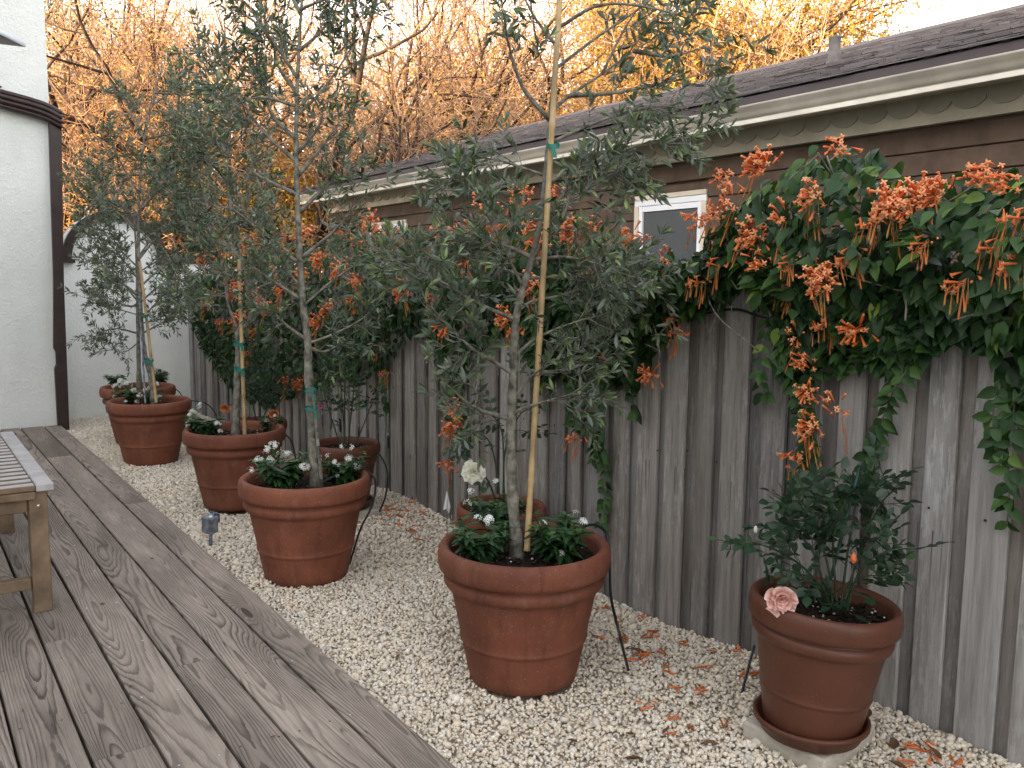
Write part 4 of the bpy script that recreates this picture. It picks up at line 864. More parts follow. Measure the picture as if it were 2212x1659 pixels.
pentas(on_soil(610, 1050), (-.2, 0, 0), .150, 'white star flowers left of the trunk in the second pot', [(-.55, .75, 14, .020), (-.15, 1.1, 22, .024), (-.35, 1.0, 12, .018), (.65, .55, 24, .022), (-.25, .75, 12, .018), (-.35, .3, 10, .014), (-.75, .5, 8, .014), (.25, .95, 10, .016)], 4)
pentas(on_soil(740, 1040), (.2, 0, 0), .14, 'white star flowers right of the trunk in the second pot', [(-.6, .75, 8, .015), (.1, 1.15, 5, .012), (.35, 1.1, 5, .012), (-.1, .65, 9, .015), (.25, .75, 14, .018), (.45, .5, 12, .017), (-.05, .25, 4, .01), (-.3, .85, 6, .014)], 5)
pentas(on_soil(447, 940), (-.2, 0, 0), .14, 'white star flowers left of the trunk in the third pot', [(-.5, .6, 7, .014), (-.1, 1.2, 12, .018), (-.4, .95, 8, .015), (.55, .5, 15, .018), (.65, .2, 8, .014), (-.6, .8, 4, .01)], 6)
pentas(on_soil(585, 930), (.2, 0, 0), .095, 'white star flowers at the right rim of the third pot', [(-.15, .55, 12, .016), (.3, .9, 3, .01)], 7)
pentas(on_soil(272, 872), (-.2, 0, 0), .125, 'mounded white flowers at the left of the pot before the end wall', [(-.1, 1.1, 40, .034), (.25, 1.05, 24, .026), (-.35, .95, 20, .024), (.55, .7, 18, .022), (-.5, .4, 8, .014), (.15, .15, 8, .014)], 8)
pentas(on_soil(328, 872), (.2, 0, 0), .115, 'white flowers beside the stake in the pot before the end wall', [(-.55, .5, 14, .020), (-.75, .1, 12, .018), (.05, .95, 12, .018), (.6, .4, 14, .020), (.45, 1.2, 10, .016), (-.2, .85, 12, .018)], 9)
pentas(on_soil(252, 832), (-.2, 0, 0), .11, 'dark clump with few white flowers, left side of the farthest pot', [(-.2, .75, 8, .014), (.45, .35, 14, .018)], 10)
pentas(on_soil(345, 828), (.2, 0, 0), .13, 'dark leafy clump at the right side of the farthest pot', [(.1, .9, 3, .01)], 11)

# ================================================================== ROSE BUSHES
RV, RF = leaf(.62, .12, .12, .5, 4)
PT_V, PT_F = None, None
def petal_tpl():
    V = []; n, m = 5, 5
    for i in range(n):
        for j in range(m):
            u = (j/(m-1)-.5)*2; t = i/(n-1); w = .75*math.sin(math.pi*(.12+.80*t)*.62)**.8
            V.append((u*w*.62, t, .32*u*u*w+.30*t*t-.18*t*(t > .8)))
    F = [[i*m+j, i*m+j+1, (i+1)*m+j+1, (i+1)*m+j] for i in range(n-1) for j in range(m-1)]; return np.array(V), np.array(F)
PTV, PTF = petal_tpl()
def bloom(p, face, R, mt, parent, seed, name='rose_bloom', layers=5, label=None):
    r = np.random.default_rng(seed); gg = G(); face = unit(face); a = rand_perp(face, r); b = np.cross(face, a)
    for L in range(layers):
        f_ = L/(layers-1); k = 4+int(1.3*L); tilt = .15+1.2*f_; ln = R*(.55+.45*f_)
        for i in range(k):
            q = i*2*math.pi/k+L*.8+r.uniform(-.2, .2); e = a*math.cos(q)+b*math.sin(q); tl = tilt+r.uniform(-.2, .2); d = unit(face*math.cos(tl)+e*math.sin(tl)); up = unit(face*math.sin(tl)-e*math.cos(tl))
            x = np.cross(d, up); Mx = np.stack([x*ln*r.uniform(.8, 1.1), d*ln*r.uniform(.85, 1.12), up*ln*1.25], -1); V = PTV @ Mx.T+p+face*R*.18*(1-f_)+e*R*.06*f_
            gg.add(V, PTF, rnd=np.clip(.02+np.repeat(np.linspace(0., 1., 5)**.8, 5)*(.75+.25*f_)+r.normal(0, .06), 0, 1))
    for i in range(14):                                     # crumpled heart
        q = r.uniform(0, 6.28); e = a*math.cos(q)+b*math.sin(q); tl = r.uniform(0, .7); d = unit(face*math.cos(tl)+e*math.sin(tl)); up = unit(r.normal(size=3)); up = unit(up-d*(up @ d)); ln = R*r.uniform(.42, .62)
        gg.add(PTV @ np.stack([np.cross(d, up)*ln*.9, d*ln, up*ln], -1).T+p, PTF, rnd=np.clip(np.repeat(np.linspace(.1, .6, 5), 5)+r.normal(0, .1), 0, 1))
    return obj(name, gg, mt, parent, label=label)
def rose_bush(key, z, label, canes, seed, nleaf=1., height=.4, lsize=.030, spreadr=.16, young=0.):
    c = ROSE[key]; r = np.random.default_rng(seed); t = thing('rose_bush', (c[0], c[1], z), label, 'rose bush', 'rose bushes in pots along the fence'); gs_ = G(); D, T, U, Z, Cc = [], [], [], [], []; ends = []
    def sprig(p, d):
        ln = r.uniform(.06, .10); tip = p+d*ln; gs_.add(*tube(np.array([p, p+d*ln*.5, tip]), .0010, 4)); side = rand_perp(d, r)
        side = unit(side*np.array([1, 1, .35])); up = unit(np.cross(side, d)); up = up if up[2] > 0 else -up
        for q in (.35, .7, 1.):
            for sg in ((1, -1) if q < 1 else (0,)):
                T.append(p+d*ln*q); D.append(unit(d*.5+side*sg*.9+r.normal(size=3)*.12) if sg else d); U.append(unit(up+r.normal(size=3)*.3)); Z.append(lsize*r.uniform(.8, 1.25)); Cc.append(np.clip(r.normal(.45, .2)+young*r.random(), 0, 1))
    for cn in canes:
        P = spline(cn, 6); gs_.add(*tube(P, np.linspace(.0042, .0018, len(P)), 6)); ends.append(P[-1])
        L = np.linalg.norm(np.diff(P, axis=0), axis=1).sum(); n = int(L/.018*nleaf)
        for q in r.uniform(.25, 1., n):
            i = min(int(q*(len(P)-1)), len(P)-2); tg = unit(P[i+1]-P[i]); d = unit(rand_perp(tg, r)+tg*.35+np.array([0, 0, .1])); p = P[i]
            if r.random() < .4:
                e = p+d*r.uniform(.04, spreadr*.6); gs_.add(*tube(np.array([p, (p+e)/2+[0, 0, .008], e]), .0015, 4)); sprig(e, unit(d+r.normal(size=3)*.3)); sprig((p+e)/2, unit(d+r.normal(size=3)*.8)); p = e
            sprig(p, unit(d+r.normal(size=3)*.35))
    obj('cane', gs_, M['rose_stem'], t, kind='stuff'); Mx = frames(np.array(D), np.array(U), np.array(Z)); V, F = place(RV, RF, Mx, np.array(T)); obj('foliage', G().add(V, F, rnd=np.repeat(Cc, len(RV))), M['rose_leaf'], t, kind='stuff'); return t
M['rose_stem'] = plain('green_rose_cane', (.030, .045, .022), .6, .3, .3, 20.)
def loc(key, z, pts, dd=0.):
    c = np.array([*ROSE[key], z]); d = depth(c); return [at_d(x, y, d+(dd*i)/max(1, len(pts)-1))-c for i, (x, y) in enumerate(pts)]
z1 = .36
rb = rose_bush('R1', z1, 'bushy rose with a pink bloom and a coral bud in the right pot', [loc('R1', z1, p, dd) for p, dd in (([(1800, 1330), (1790, 1230), (1760, 1140), (1720, 1080)], .03), ([(1815, 1330), (1830, 1200), (1850, 1080), (1860, 1020)], .1), ([(1825, 1330), (1860, 1230), (1920, 1190), (1990, 1185)], -.02), ([(1800, 1330), (1750, 1240), (1680, 1190), (1620, 1170)], 0), ([(1820, 1330), (1840, 1260), (1840, 1215)], -.08), ([(1790, 1330), (1765, 1290), (1760, 1300)], -.02), ([(1810, 1330), (1800, 1200), (1800, 1100), (1790, 1040)], .06), ([(1815, 1330), (1870, 1150), (1900, 1090), (1930, 1060)], .05), ([(1800, 1330), (1770, 1260), (1700, 1230)], -.05), ([(1790, 1330), (1760, 1200), (1690, 1120)], .02))], 61, .50, lsize=.033)
cR1 = np.array([*ROSE['R1'], z1]); view = -np.array([_F[0], _F[1], .12])
pb = np.array(loc('R1', z1, [(1686, 1292)])[0])-np.array([_F[0], _F[1], 0])*.13*0-ray(1686, 1292)*.10; bloom(pb, unit(view+np.array([-.15, 0, .05])), .037, M['petal_pink'], rb, 3, label='full pink and apricot rose bloom')
obj('bloom_stem', G().add(*tube(spline([pb-view*.01, pb-view*.05-[0, 0, .01], np.array([-.02, .02, 0.])], 5), .0017, 5)), M['rose_stem'], rb)
def bud(p, mt, parent, h=.028, label=None):
    obj('rose_bud', G().add(*place(*lathe([(0, 0), (.0055, .004), (.0080, .012), (.0066, .020), (.0032, .027), (0, .029)], 10), np.eye(3)[None]*h/.028, np.array([p])), rnd=.1), mt, parent, label=label)
M['coral'] = plain('coral_bud', (.68, .16, .06), .6, .3, .15, 60.)
bd = np.array(loc('R1', z1, [(1843, 1218)])[0])-ray(1843, 1218)*.10; bud(bd, M['coral'], rb, label='tight coral rose bud'); obj('bloom_stem', G().add(*tube(np.array([bd, bd-[.005, 0, .04], bd-[.03, -.04, .09]]), .0016, 5)), M['rose_stem'], rb)
bd = np.array(loc('R1', z1, [(1632, 1152)])[0]); bud(bd, M['perlite'], rb, .02, label='small pale rose bud')
st = stake(tuple(np.array([ROSE['R1'][0]+.02, ROSE['R1'][1]+.0, .35])), tuple(at_d(1857, 1010, depth(cR1)+.05)), .0045, 'dark green coated stake standing in the pink rose pot', [], .95, mt='green_stake', name='garden_stake')
z2 = .28
rb = rose_bush('R2', z2, 'thin bare rose with one big cream bloom in the fence pot', [loc('R2', z2, p, dd) for p, dd in (([(1085, 1110), (1088, 1000), (1080, 920), (1040, 880)], 0), ([(1080, 1110), (1055, 1040), (1030, 1020)], -.1), ([(1090, 1110), (1090, 980), (1120, 900), (1150, 880)], .05), ([(1085, 1110), (1060, 960), (1010, 930), (985, 925)], .03))], 62, .22, lsize=.030)
pb = np.array(loc('R2', z2, [(1025, 1017)])[0])-ray(1025, 1017)*.16; bloom(pb, unit(view+np.array([-.05, 0, 0.])), .043, M['petal_white'], rb, 4, label='large cream white rose bloom')
z3 = .33
rb = rose_bush('R3', z3, 'tall light green rose against the fence behind the second olive', [loc('R3', z3, p, dd) for p, dd in (([(745, 980), (740, 880), (730, 780), (720, 700)], .03), ([(750, 980), (760, 880), (770, 800), (790, 720)], .03), ([(740, 980), (715, 900), (700, 850), (695, 800)], 0), ([(755, 980), (780, 930), (800, 880), (815, 850)], .02), ([(745, 980), (745, 820), (750, 740), (745, 690)], .06))], 63, .5, lsize=.028, young=.6)
pk = np.array(loc('R3', z3, [(692, 877)])[0])-ray(692, 877)*.05; M['petal_mag'] = leaf_mat('magenta_petal', [(0, (.45, .04, .22)), (1, (.60, .12, .38))], None, .6, .3, .3, (1, .8, .9)); bloom(pk, unit(view), .014, M['petal_mag'], rb, 8, layers=3, label='small magenta rose bloom')
z4 = .28
rb = rose_bush('R4', z4, 'dark rose with peach blooms at the fence behind the third olive', [loc('R4', z4, p, dd) for p, dd in (([(560, 910), (570, 820), (575, 760)], 0), ([(565, 910), (590, 850), (600, 800)], .03), ([(555, 910), (540, 850), (535, 790)], .02), ([(560, 910), (560, 800), (555, 730)], .05), ([(570, 910), (610, 860), (625, 820)], .03))], 64, .6, lsize=.029)
for px, py, sd in ((487, 878, 5), (592, 892, 6)):
    p = np.array(loc('R4', z4, [(px, py)])[0])-ray(px, py)*.12; bloom(p, unit(view+np.array([0, 0, -.5])), .034, M['petal_peach'], rb, sd, layers=4, label='open peach rose bloom')
    obj('bloom_stem', G().add(*tube(spline([p+[0, 0, .004], p*.6+np.array([0, 0, .06]), np.array([0, 0, .0])], 5), .0017, 5)), M['rose_stem'], rb)

# ================================================================== TREES BEYOND THE HOUSES
def skeleton(seed, H, stems, spread, kids, lens, jit, r0, upb=.10, wide=.62):
    r = np.random.default_rng(seed); out = {k: ([], [], [], []) for k in range(len(lens))}; tips = []
    def grow(p, d, lvl, rad):
        ln = lens[lvl]*H*r.uniform(.75, 1.2); n = (6, 5, 4, 3, 3, 2)[lvl]; P = [p]; q = p
        for i in range(n):
            d = unit(d+r.normal(size=3)*jit+np.array([0, 0, upb*(1 if lvl < 3 else .4)])); q = q+d*ln/n; P.append(q)
        rr = np.linspace(rad, rad*.55, n+1); a, b, c, e = out[lvl]; a.extend(P[:-1]); b.extend(P[1:]); c.extend(rr[:-1]); e.extend(rr[1:])
        if lvl+1 >= len(lens): tips.append((P[-1], d)); tips.append((P[len(P)//2], d)); return
        k = kids[lvl]
        for i in range(k):
            f = .30+.70*(i+r.random())/k; x = f*n; j = min(int(x), n-1); pp = P[j]+(P[j+1]-P[j])*(x-j); tg = unit(P[j+1]-P[j]); nd = unit(tg*.75+rand_perp(tg, r)*wide)
            grow(pp, nd, lvl+1, max(rr[j]*.62, .0045))
        grow(P[-1], d, lvl+1, rr[-1])
    for s_ in range(stems):
        a = s_*2*math.pi/stems+r.uniform(-.4, .4); grow(np.array([.15*math.cos(a), .15*math.sin(a), -.1]), unit([math.cos(a)*spread, math.sin(a)*spread, 1.]), 0, r0*r.uniform(.8, 1.1))
    return out, tips
QV = np.array([(-.5, 0, 0), (0, .15, .12), (.5, 0, .02), (.15, .55, .1), (0, 1., -.1), (-.2, .5, .08)])*np.array([.62, 1, 1]); QF = np.array([[0, 1, 3], [0, 3, 5], [1, 2, 3], [5, 3, 4]])
def tree_meshes(seed, H, stems, spread, kids, lens, jit, r0, bark, twigm, leafm, nleaf, lsz, cval, scatter=.12, upb=.10, wide=.62, thin=1.):
    out, tips = skeleton(seed, H, stems, spread, kids, lens, jit, r0, upb, wide); r = np.random.default_rng(seed+1)
    gt = G()
    for k in (0, 1, 2): gt.add(*segs(*[np.array(v) for v in out[k]], 7))
    gc = G(); 
    for k in range(3, len(lens)): gc.add(*segs(*[np.array(v) for v in out[k]], 3 if k > 2 else 5))
    tp = np.array([t[0] for t in tips]); i = r.integers(0, len(tp), nleaf); P = tp[i]+r.normal(size=(nleaf, 3))*scatter
    gl = G(); V, F = place(QV, QF, frames(unit_rows(r.normal(size=(nleaf, 3))), unit_rows(r.normal(size=(nleaf, 3))), lsz*r.uniform(.6, 1.4, nleaf)), P)
    # clump shade: whole sprays share a tone
    tone = np.clip(cval+.20*np.sin(P[:, 0]*1.7+P[:, 2]*1.3)+r.normal(0, .18, nleaf), 0, 1); gl.add(V, F, rnd=np.repeat(tone, len(QV)))
    return gt.mesh('trunk', bark), gc.mesh('twig', twigm), gl.mesh('leaf', leafm)
bare = [tree_meshes(s_, 8.5, st, sp, (4, 4, 4, 4), (.42, .28, .18, .11, .065), .20, .115, M['bg_bark'], M['twig2' if s_ == 302 else 'twig'], M['russet'], nl_, .058, .5, .14, .06, .85) for s_, st, sp, nl_ in ((301, 4, .32, 7500), (302, 3, .45, 5500), (303, 4, .36, 8500))]
gold = tree_meshes(310, 10., 1, .05, (6, 5, 5, 5), (.45, .34, .20, .12, .06), .16, .20, M['bg_bark'], M['twig'], M['gold'], 30000, .105, .42, .20, .06, .8)
shrub = tree_meshes(320, 5., 4, .5, (4, 4, 5), (.42, .30, .2, .12), .18, .05, M['bg_bark'], M['twig'], M['gold'], 11000, .10, .55, .16)
dark = tree_meshes(330, 9., 1, .1, (6, 5, 5, 4), (.5, .26, .16, .1, .06), .14, .16, M['bg_bark'], M['bg_bark'], M['dark_leaf'], 26000, .11, .5, .22)
def tree(kind, name, px, d, rz, sc, label, lean=(0, 0), group='trees beyond the houses'):
    p = at_d(px, 560, d); t = thing(name, (p[0], p[1], -.05), label, 'tree', group); t.rotation_euler = (lean[0], lean[1], rz); t.scale = (sc,)*3
    obj('trunk', kind[0], parent=t); obj('twig', kind[1], parent=t, kind='stuff'); obj('crown', kind[2], parent=t, kind='stuff')
tree(bare[1], 'bare_tree', 640, 14.5, 2.1, 1.0, 'bare tree with dark limbs leaning left beside the second olive crown', (-.05, -.14))
tree(bare[0], 'bare_tree', 430, 17.5, .4, 1.05, 'bare tree of orange twigs behind the fork of the third olive', (0, -.05))
tree(bare[2], 'bare_tree', 235, 19.5, 4., 1.15, 'bare tree glowing orange just right of the white house corner')
tree(bare[2], 'bare_tree', 790, 17.0, 1.2, 1.05, 'bare tree with limbs leaning right where the far roof begins', (.02, .10))
tree(bare[0], 'bare_tree', 985, 20.0, 3.3, 1.15, 'tall bare tree of pinkish twigs behind the middle of the roof')
tree(bare[1], 'bare_tree', 1130, 18.5, 5.2, 1.1, 'bare tree with russet leaf scraps left of the long bamboo stake')
tree(bare[2], 'bare_tree', 1290, 22.0, .9, 1.25, 'bare tree behind the nearest olive crown, right of the bamboo stake')
tree(bare[0], 'bare_tree', 560, 23.0, 2.7, 1.3, 'faint bare tree far behind the second olive trunk')
tree(bare[2], 'bare_tree', 900, 28.0, 2.2, 1.45, 'distant bare tree seen between the second olive and the bamboo stake')
tree(bare[2], 'bare_tree', 120, 23.0, 3.0, 1.3, 'leftmost bare tree, half hidden by the white house')
tree(gold, 'golden_tree', 1240, 28.0, .5, 1.05, 'distant golden tree behind the top of the bamboo stake')
tree(gold, 'golden_tree', 1660, 20.5, 1.0, 1.0, 'golden leafy tree over the roof left of the vent pipe')
tree(gold, 'golden_tree', 1470, 24.0, 3.6, 1.1, 'golden tree behind the upper right of the nearest olive')
tree(gold, 'golden_tree', 1835, 25.0, 5.1, .86, 'rightmost golden tree, ending at the white sky')
tree(shrub, 'yellow_shrub', 575, 18.0, 0., 1.0, 'yellow shrub low between the second and third olives', group='yellow shrubs behind the fence')
tree(shrub, 'yellow_shrub', 720, 21.0, 2., .95, 'yellow shrub low at the far end of the roof', group='yellow shrubs behind the fence')
tree(shrub, 'yellow_shrub', 400, 19.0, 4., 1.0, 'yellow shrub low behind the third olive tree', group='yellow shrubs behind the fence')
tree(shrub, 'yellow_shrub', 870, 23.0, 1., 1.15, 'yellow shrub peeping over the roof left of the middle', group='yellow shrubs behind the fence')
tree(dark, 'evergreen_tree', 175, 25.0, 0., 1.05, 'dark evergreen with brown tips beside the white house corner')
tree(dark, 'evergreen_tree', 330, 27.0, 2., .8, 'dark evergreen low behind the olive before the white wall')

# ================================================================== BENCH, PARASOL, LIGHT AND SMALL THINGS
bx1, by0, bz = .418, 3.30, DECK+.460
bench = thing('slatted_bench', (bx1-.22, by0+.6, DECK), 'teak bench with a silvered slatted top on the deck at left', 'bench'); bo = np.array([bx1-.22, by0+.6, DECK])
def bpart(name, a, b, m, ch=.003):
    a, b = np.array(a, float), np.array(b, float); o = obj(name, G().add(*cbox(*(b-a), ch)), m, bench, smooth=False); o.location = tuple((a+b)/2-bo); return o
W = .45; Lb = 1.25; bx0 = bx1-W
for (xa, xb) in ((bx1-.055, bx1), (bx0, bx0+.055)): bpart('side_rail', (xa, by0, bz-.026), (xb, by0+Lb, bz), M['teak_grey'])
sl = .050; gp_ = .024; yq = by0+.001
while yq+sl < by0+Lb:
    o = bpart('slat', (bx0+.057, yq, bz-.022), (bx1-.057, yq+sl, bz-.002), [M['teak'], M['teak_grey']]); o.data.polygons[13].material_index = 1; yq += sl+gp_  # tops silvered; bare brown teak sides also stand in for gap shade
bpart('front_rail', (bx0+.057, by0+.002, bz-.052), (bx1-.057, by0+.03, bz-.024), M['teak'])
for (xa, ya) in ((bx1-.078, by0+.020), (bx0+.02, by0+.020), (bx1-.078, by0+Lb-.078), (bx0+.02, by0+Lb-.078)):
    lg = bpart('leg', (xa, ya, DECK), (xa+.058, ya+.058, bz-.028), M['teak'])
    bl = obj('bolt', G().add(*lathe([(0, .004), (.0055, .003), (.0065, 0.), (.0065, -.002)], 12)), M['steel'], lg); bl.rotation_euler = (math.pi/2, 0, 0); bl.location = (0, -.0295, .165)
bpart('apron', (bx0+.08, by0+.03, bz-.10), (bx1-.080, by0+.052, bz-.053), M['teak']); bpart('stretcher', (bx0+.08, by0+.032, DECK+.085), (bx1-.080, by0+.068, DECK+.125), M['teak'])
for x in (bx1-.06, bx0+.04): bpart('apron', (x, by0+.08, bz-.09), (x+.022, by0+Lb-.08, bz-.028), M['teak'])

# parasol: only the corner of its canopy shows at the upper left
tip = at_d(52, 88, 4.4); hs = 1.25; ctr = np.array([tip[0]-hs*1.3, tip[1]-.25, tip[2]+.55])
par = thing('parasol', (ctr[0], ctr[1], DECK), 'white canvas parasol, one canopy corner at the upper left edge', 'parasol'); po = np.array([ctr[0], ctr[1], DECK])
a0 = math.atan2(tip[1]-ctr[1], tip[0]-ctr[0]); rr = math.hypot(*(tip-ctr)[:2]); cor = [np.array([ctr[0]+rr*math.cos(a0+k*math.pi/2), ctr[1]+rr*math.sin(a0+k*math.pi/2), tip[2]]) for k in range(4)]
gcv = G()
for k in range(4):
    A, B = cor[k], cor[(k+1) % 4]; n = 10; V = []
    for i in range(n+1):
        e = A+(B-A)*i/n; e = e+(ctr-e)*np.array([.10, .10, .12])*math.sin(math.pi*i/n)
        for j in range(5): q = ctr+(e-ctr)*j/4; V.append(q-[0, 0, .05*math.sin(math.pi*j/4)])
        V.append(e-[0, 0, .03]+(e-ctr)*np.array([.004, .004, 0]))
    gcv.add(np.array(V)-po, np.array([[i*6+j, i*6+j+1, (i+1)*6+j+1, (i+1)*6+j] for i in range(n) for j in range(5)]))
o = obj('canopy', gcv, M['canvas'], par); md = o.modifiers.new('thickness', 'SOLIDIFY'); md.thickness = .004
for k in range(4): obj('rib', G().add(*tube(np.array([ctr-[0, 0, .07], cor[k]*.995+ctr*.005-[0, 0, .02]])-po, .008, 6)), M['teak'], par)
obj('pole', G().add(*tube(np.array([po, ctr])-po, .024, 14)), M['teak'], par); obj('base', G().add(*lathe([(0, 0), (.25, 0), (.25, .05), (.06, .07), (.035, .2), (0, .2)], 32)), M['galv'], par)

# galvanised garden light on a spike
p = np.array([1.115, 3.905, 0.]); lt = thing('garden_light', tuple(p), 'small galvanised box light on a spike beside the deck', 'light')
o = obj('housing', G().add(*cbox(.050, .058, .078, .004)), M['galv'], lt, smooth=False); o.location = (0, 0, .103); o.rotation_euler = (.12, -.1, .5)
obj('cap_screw', G().add(*lathe([(0, .004), (.008, .003), (.009, 0)], 12)), M['tag'], o, loc=(.0, -.006, .0395))
obj('visor', G().add(*cbox(.004, .056, .044, .001)), M['galv'], o, smooth=False, loc=(.046, .012, .018)); obj('bracket', G().add(*cbox(.024, .016, .006, .001)), M['galv'], o, smooth=False, loc=(.034, .012, .036))
obj('spike', G().add(*tube(np.array([(0, 0, -.03), (.003, 0, .07)]), .0085, 8)), M['galv'], lt)
# white plant label
p = np.array([2.08, 3.42, 0.]); tg = thing('plant_marker', tuple(p), 'white plastic pointed plant marker in the gravel by the fence', 'plant marker')
q = at_d(965, 1085, depth((2.08, 3.42, .2)))-p
tri = [(-.012, -.045), (.014, -.035), (.006, .055), (.0, .062)]; V = [q+_R0*x*1.3+np.array([0, 0, z])-np.array([_F[0], _F[1], 0])*(.012*abs(x)/.012*k_) for k_ in (0, 1) for x, z in tri]
V = [q+_R0*(-.017)+[0, 0, -.038], q+np.array([0, 0, -.028])-np.array([_F[0], _F[1], 0])*.012, q+_R0*.010+[0, 0, -.055], q+np.array([0, 0, .058]), q+_R0*.018+[0, 0, -.022]]
obj('flag', G().add(np.array(V), np.array([[0, 1, 3], [1, 2, 3], [2, 4, 3]])), M['tag'], tg, smooth=False); obj('wire', G().add(*tube(np.array([(0, 0, -.02), tuple(q)]), .0012, 5)), M['galv'], tg)

# drip hoses
def on_g(x, y):
    rr = ray(x, y); return EYE+rr*((.012-EYE[2])/rr[2])
def hose(pts, r, label, grp='black drip hoses', name='drip_hose'):
    P = spline(pts, 7); o = obj(name, G().add(*tube(P-P[0], r, 7)), M['hose'], label=label, cat='hose', group=grp, loc=tuple(P[0])); return o
dA_ = dA+.1; hose([at_d(1225, 1165, dA+.08), at_d(1250, 1142, dA+.10), at_d(1285, 1134, dA+.14), at_d(1310, 1155, dA+.16), at_d(1317, 1210, dA+.12), at_d(1320, 1290, dA+.03), at_d(1338, 1370, dA-.1), on_g(1357, 1447)], .0045, 'black hose curving over the nearest pot rim down to the gravel')
hose([at_d(690, 1045, dB+.0), at_d(740, 1020, dB+.05), at_d(768, 1011, dB+.10), at_d(804, 1027, dB+.10), at_d(811, 1055, dB+.10), at_d(802, 1096, dB+.08), at_d(778, 1145, dB+.06), (1.535, 3.33, .0)], .0045, 'black hose from the second pot to the gravel')
d3 = depth((*ROSE['R3'], .38)); hose([at_d(765, 975, d3-.02), at_d(780, 966, d3-.02), at_d(800, 965, d3-.03), at_d(822, 985, d3-.03), at_d(836, 1015, d3-.03), at_d(837, 1045, d3-.03), at_d(830, 1081, d3-.02), at_d(818, 1110, d3), (2.02, 3.95, .0)], .0045, 'black hose arching from the small fence pot behind the second olive')
hose([at_d(370, 880, dD-.02), at_d(395, 870, dD+.02), at_d(420, 866, dD+.06), at_d(450, 875, dD+.1), at_d(468, 900, dD+.12), at_d(474, 935, dD+.14), (1.9, 6.0, .0)], .0042, 'black hose from the pot before the end wall toward the fence')
dE = depth((*POTS['E'], .38)); hose([at_d(350, 842, dE), at_d(372, 838, dE+.02), at_d(388, 848, dE+.04), at_d(397, 870, dE+.05), at_d(399, 900, dE+.06), (1.8, 6.9, 0.)], .0042, 'black hose leaving the farthest pot by the white wall')
hose([at_d(590, 945, dC), at_d(612, 938, dC+.05), at_d(630, 955, dC+.08), at_d(640, 1000, dC+.12), (1.78, 4.5, 0.)], .0042, 'black hose leaving the third pot toward the fence')
hose([on_g(1602, 1500), on_g(1602, 1500)+np.array([.045, .02, .045]), on_g(1602, 1500)+np.array([.10, .04, .11])], .004, 'black hose end in the gravel left of the pink rose pot')
hose([(FX-.012, yy_, at_x(px, py, FX-.012)[2]) for px, py, yy_ in ((1380, 692, at_x(1380, 692, FX-.012)[1]), (1500, 681, at_x(1500, 681, FX-.012)[1]), (1585, 668, at_x(1585, 668, FX-.012)[1]), (1650, 686, at_x(1650, 686, FX-.012)[1]), (1780, 712, at_x(1780, 712, FX-.012)[1]), (1940, 733, at_x(1940, 733, FX-.012)[1]), (2200, 738, at_x(2200, 738, FX-.012)[1]), (2500, 760, at_x(2500, 760, FX-.012)[1]))], .0042, 'black hose strung along the fence boards under the vine', name='drip_hose')
hk = at_x(1585, 666, FX-.010); obj('wire_hook', G().add(*tube(spline([hk+[.012, 0, .012], hk+[-.008, 0, .012], hk+[-.012, 0, 0], hk+[-.006, 0, -.010], hk+[.004, 0, -.008]], 4)-hk, .0013, 5)), M['steel'], loc=tuple(hk), label='small wire hook holding the hose on the fence', cat='hook')

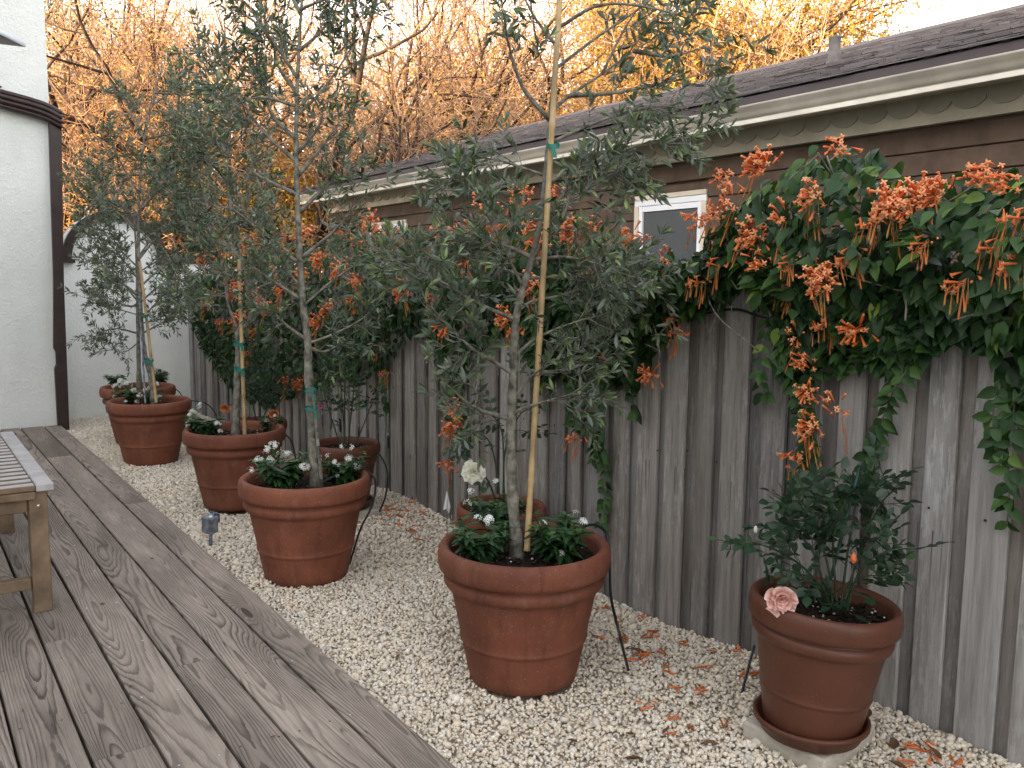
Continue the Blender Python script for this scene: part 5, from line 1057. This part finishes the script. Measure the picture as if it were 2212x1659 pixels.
# fallen trumpet flowers and dry leaves on the gravel
ff = []
for k in range(3):
    gg = G(); r = np.random.default_rng(70+k); trumpet(gg, np.zeros(3), np.array([1., .2*k-.2, .10]), .045, r, True); 
    if k: trumpet(gg, np.array([.004, .004, .002]), np.array([.8, .6, .06]), .036, r, False)
    ff.append(gg.mesh('fallen_flower', M['trumpet'] if k < 2 else M['spent']))
r = np.random.default_rng(77)
zones = [((1.86, 2.18), (1.55, 2.45), 34), ((1.60, 1.90), (1.42, 1.75), 12), ((1.95, 2.19), (3.2, 4.0), 42), ((2.02, 2.18), (.75, 1.2), 14), ((1.86, 2.1), (2.3, 2.6), 8)]
for (xa, xb), (ya, yb), n in zones:
    for _ in range(n):
        x, y = r.uniform(xa, xb), r.uniform(ya, yb)
        if min(math.hypot(x-c[0], y-c[1]) for c in list(POTS.values())+list(ROSE.values())) < .2: continue
        o = obj('fallen_flower', ff[int(r.integers(0, 3))], label='fallen orange trumpet flower lying on the gravel near the fence', cat='fallen flower', group='fallen orange flowers on the gravel'); o.location = (x, y, float(bump_z(x, y))+.013); o.rotation_euler = (r.uniform(-.3, .3), r.uniform(-.2, .2), r.uniform(0, 6.28)); s_ = r.uniform(.7, 1.15); o.scale = (s_,)*3
LV, LF = leaf(.42, -.2, .35, .45, 4); dl = G().add(LV, LF).mesh('dry_leaf', M['dead'])
for (x, y, s_) in ((1.70, 1.42, .05), (1.62, 1.55, .035), (1.55, 1.62, .04), (1.42, 1.66, .035), (1.80, 1.62, .03), (1.30, 1.95, .03), (1.24, 2.35, .03), (1.50, 1.50, .05), (1.35, 1.72, .03), (2.02, 1.13, .06), (1.98, 1.06, .05), (2.08, 1.03, .05), (1.25, 2.75, .025), (1.90, 2.0, .045), (1.93, 1.93, .05), (1.60, 2.6, .03), (1.18, 2.9, .025), (2.1, 1.25, .05), (1.45, 1.45, .04)):
    o = obj('dry_leaf', dl, label='small dry brown leaf lying on the gravel', cat='leaf', group='dry leaves on the gravel'); o.location = (x, y, float(bump_z(x, y))+.012); o.rotation_euler = (r.uniform(-.3, .3), r.uniform(-.3, .3), r.uniform(0, 6.28)); o.scale = (s_,)*3
for (x, y, s_) in ((.56, 3.28, .022), (.50, 2.55, .018), (.83, 3.72, .02), (.72, 2.05, .016)):
    o = obj('dry_leaf', dl, label='tiny dry leaf lying on the deck boards', cat='leaf', group='dry leaves on the deck'); o.location = (x, y, DECK+.003); o.rotation_euler = (0, 0, r.uniform(0, 6.28)); o.scale = (s_,)*3
import OpenImageIO as oiio, numpy as np, sys
a=oiio.ImageBuf('/workdir/render_main.png').get_pixels(oiio.FLOAT)[...,:3]*255
k=a.shape[1]/1024
for n,(x0,y0,x1,y1) in dict(wall=(10,150,40,350),wall2=(70,290,95,380),deck=(150,600,250,740),gravel=(380,560,440,640),gravel2=(560,720,700,765),fence=(690,420,760,560),fenceR=(930,450,990,650),pot=(490,640,560,680),rim=(480,570,600,590),siding=(900,140,1000,160),gutter=(900,62,1000,75),trees=(380,20,440,130),sky=(980,2,1020,8),vine=(850,260,940,320)).items():
    r=a[int(y0*k):int(y1*k),int(x0*k):int(x1*k)].reshape(-1,3); print(f'{n:8s}',r.mean(0).round(),r.std(0).round())
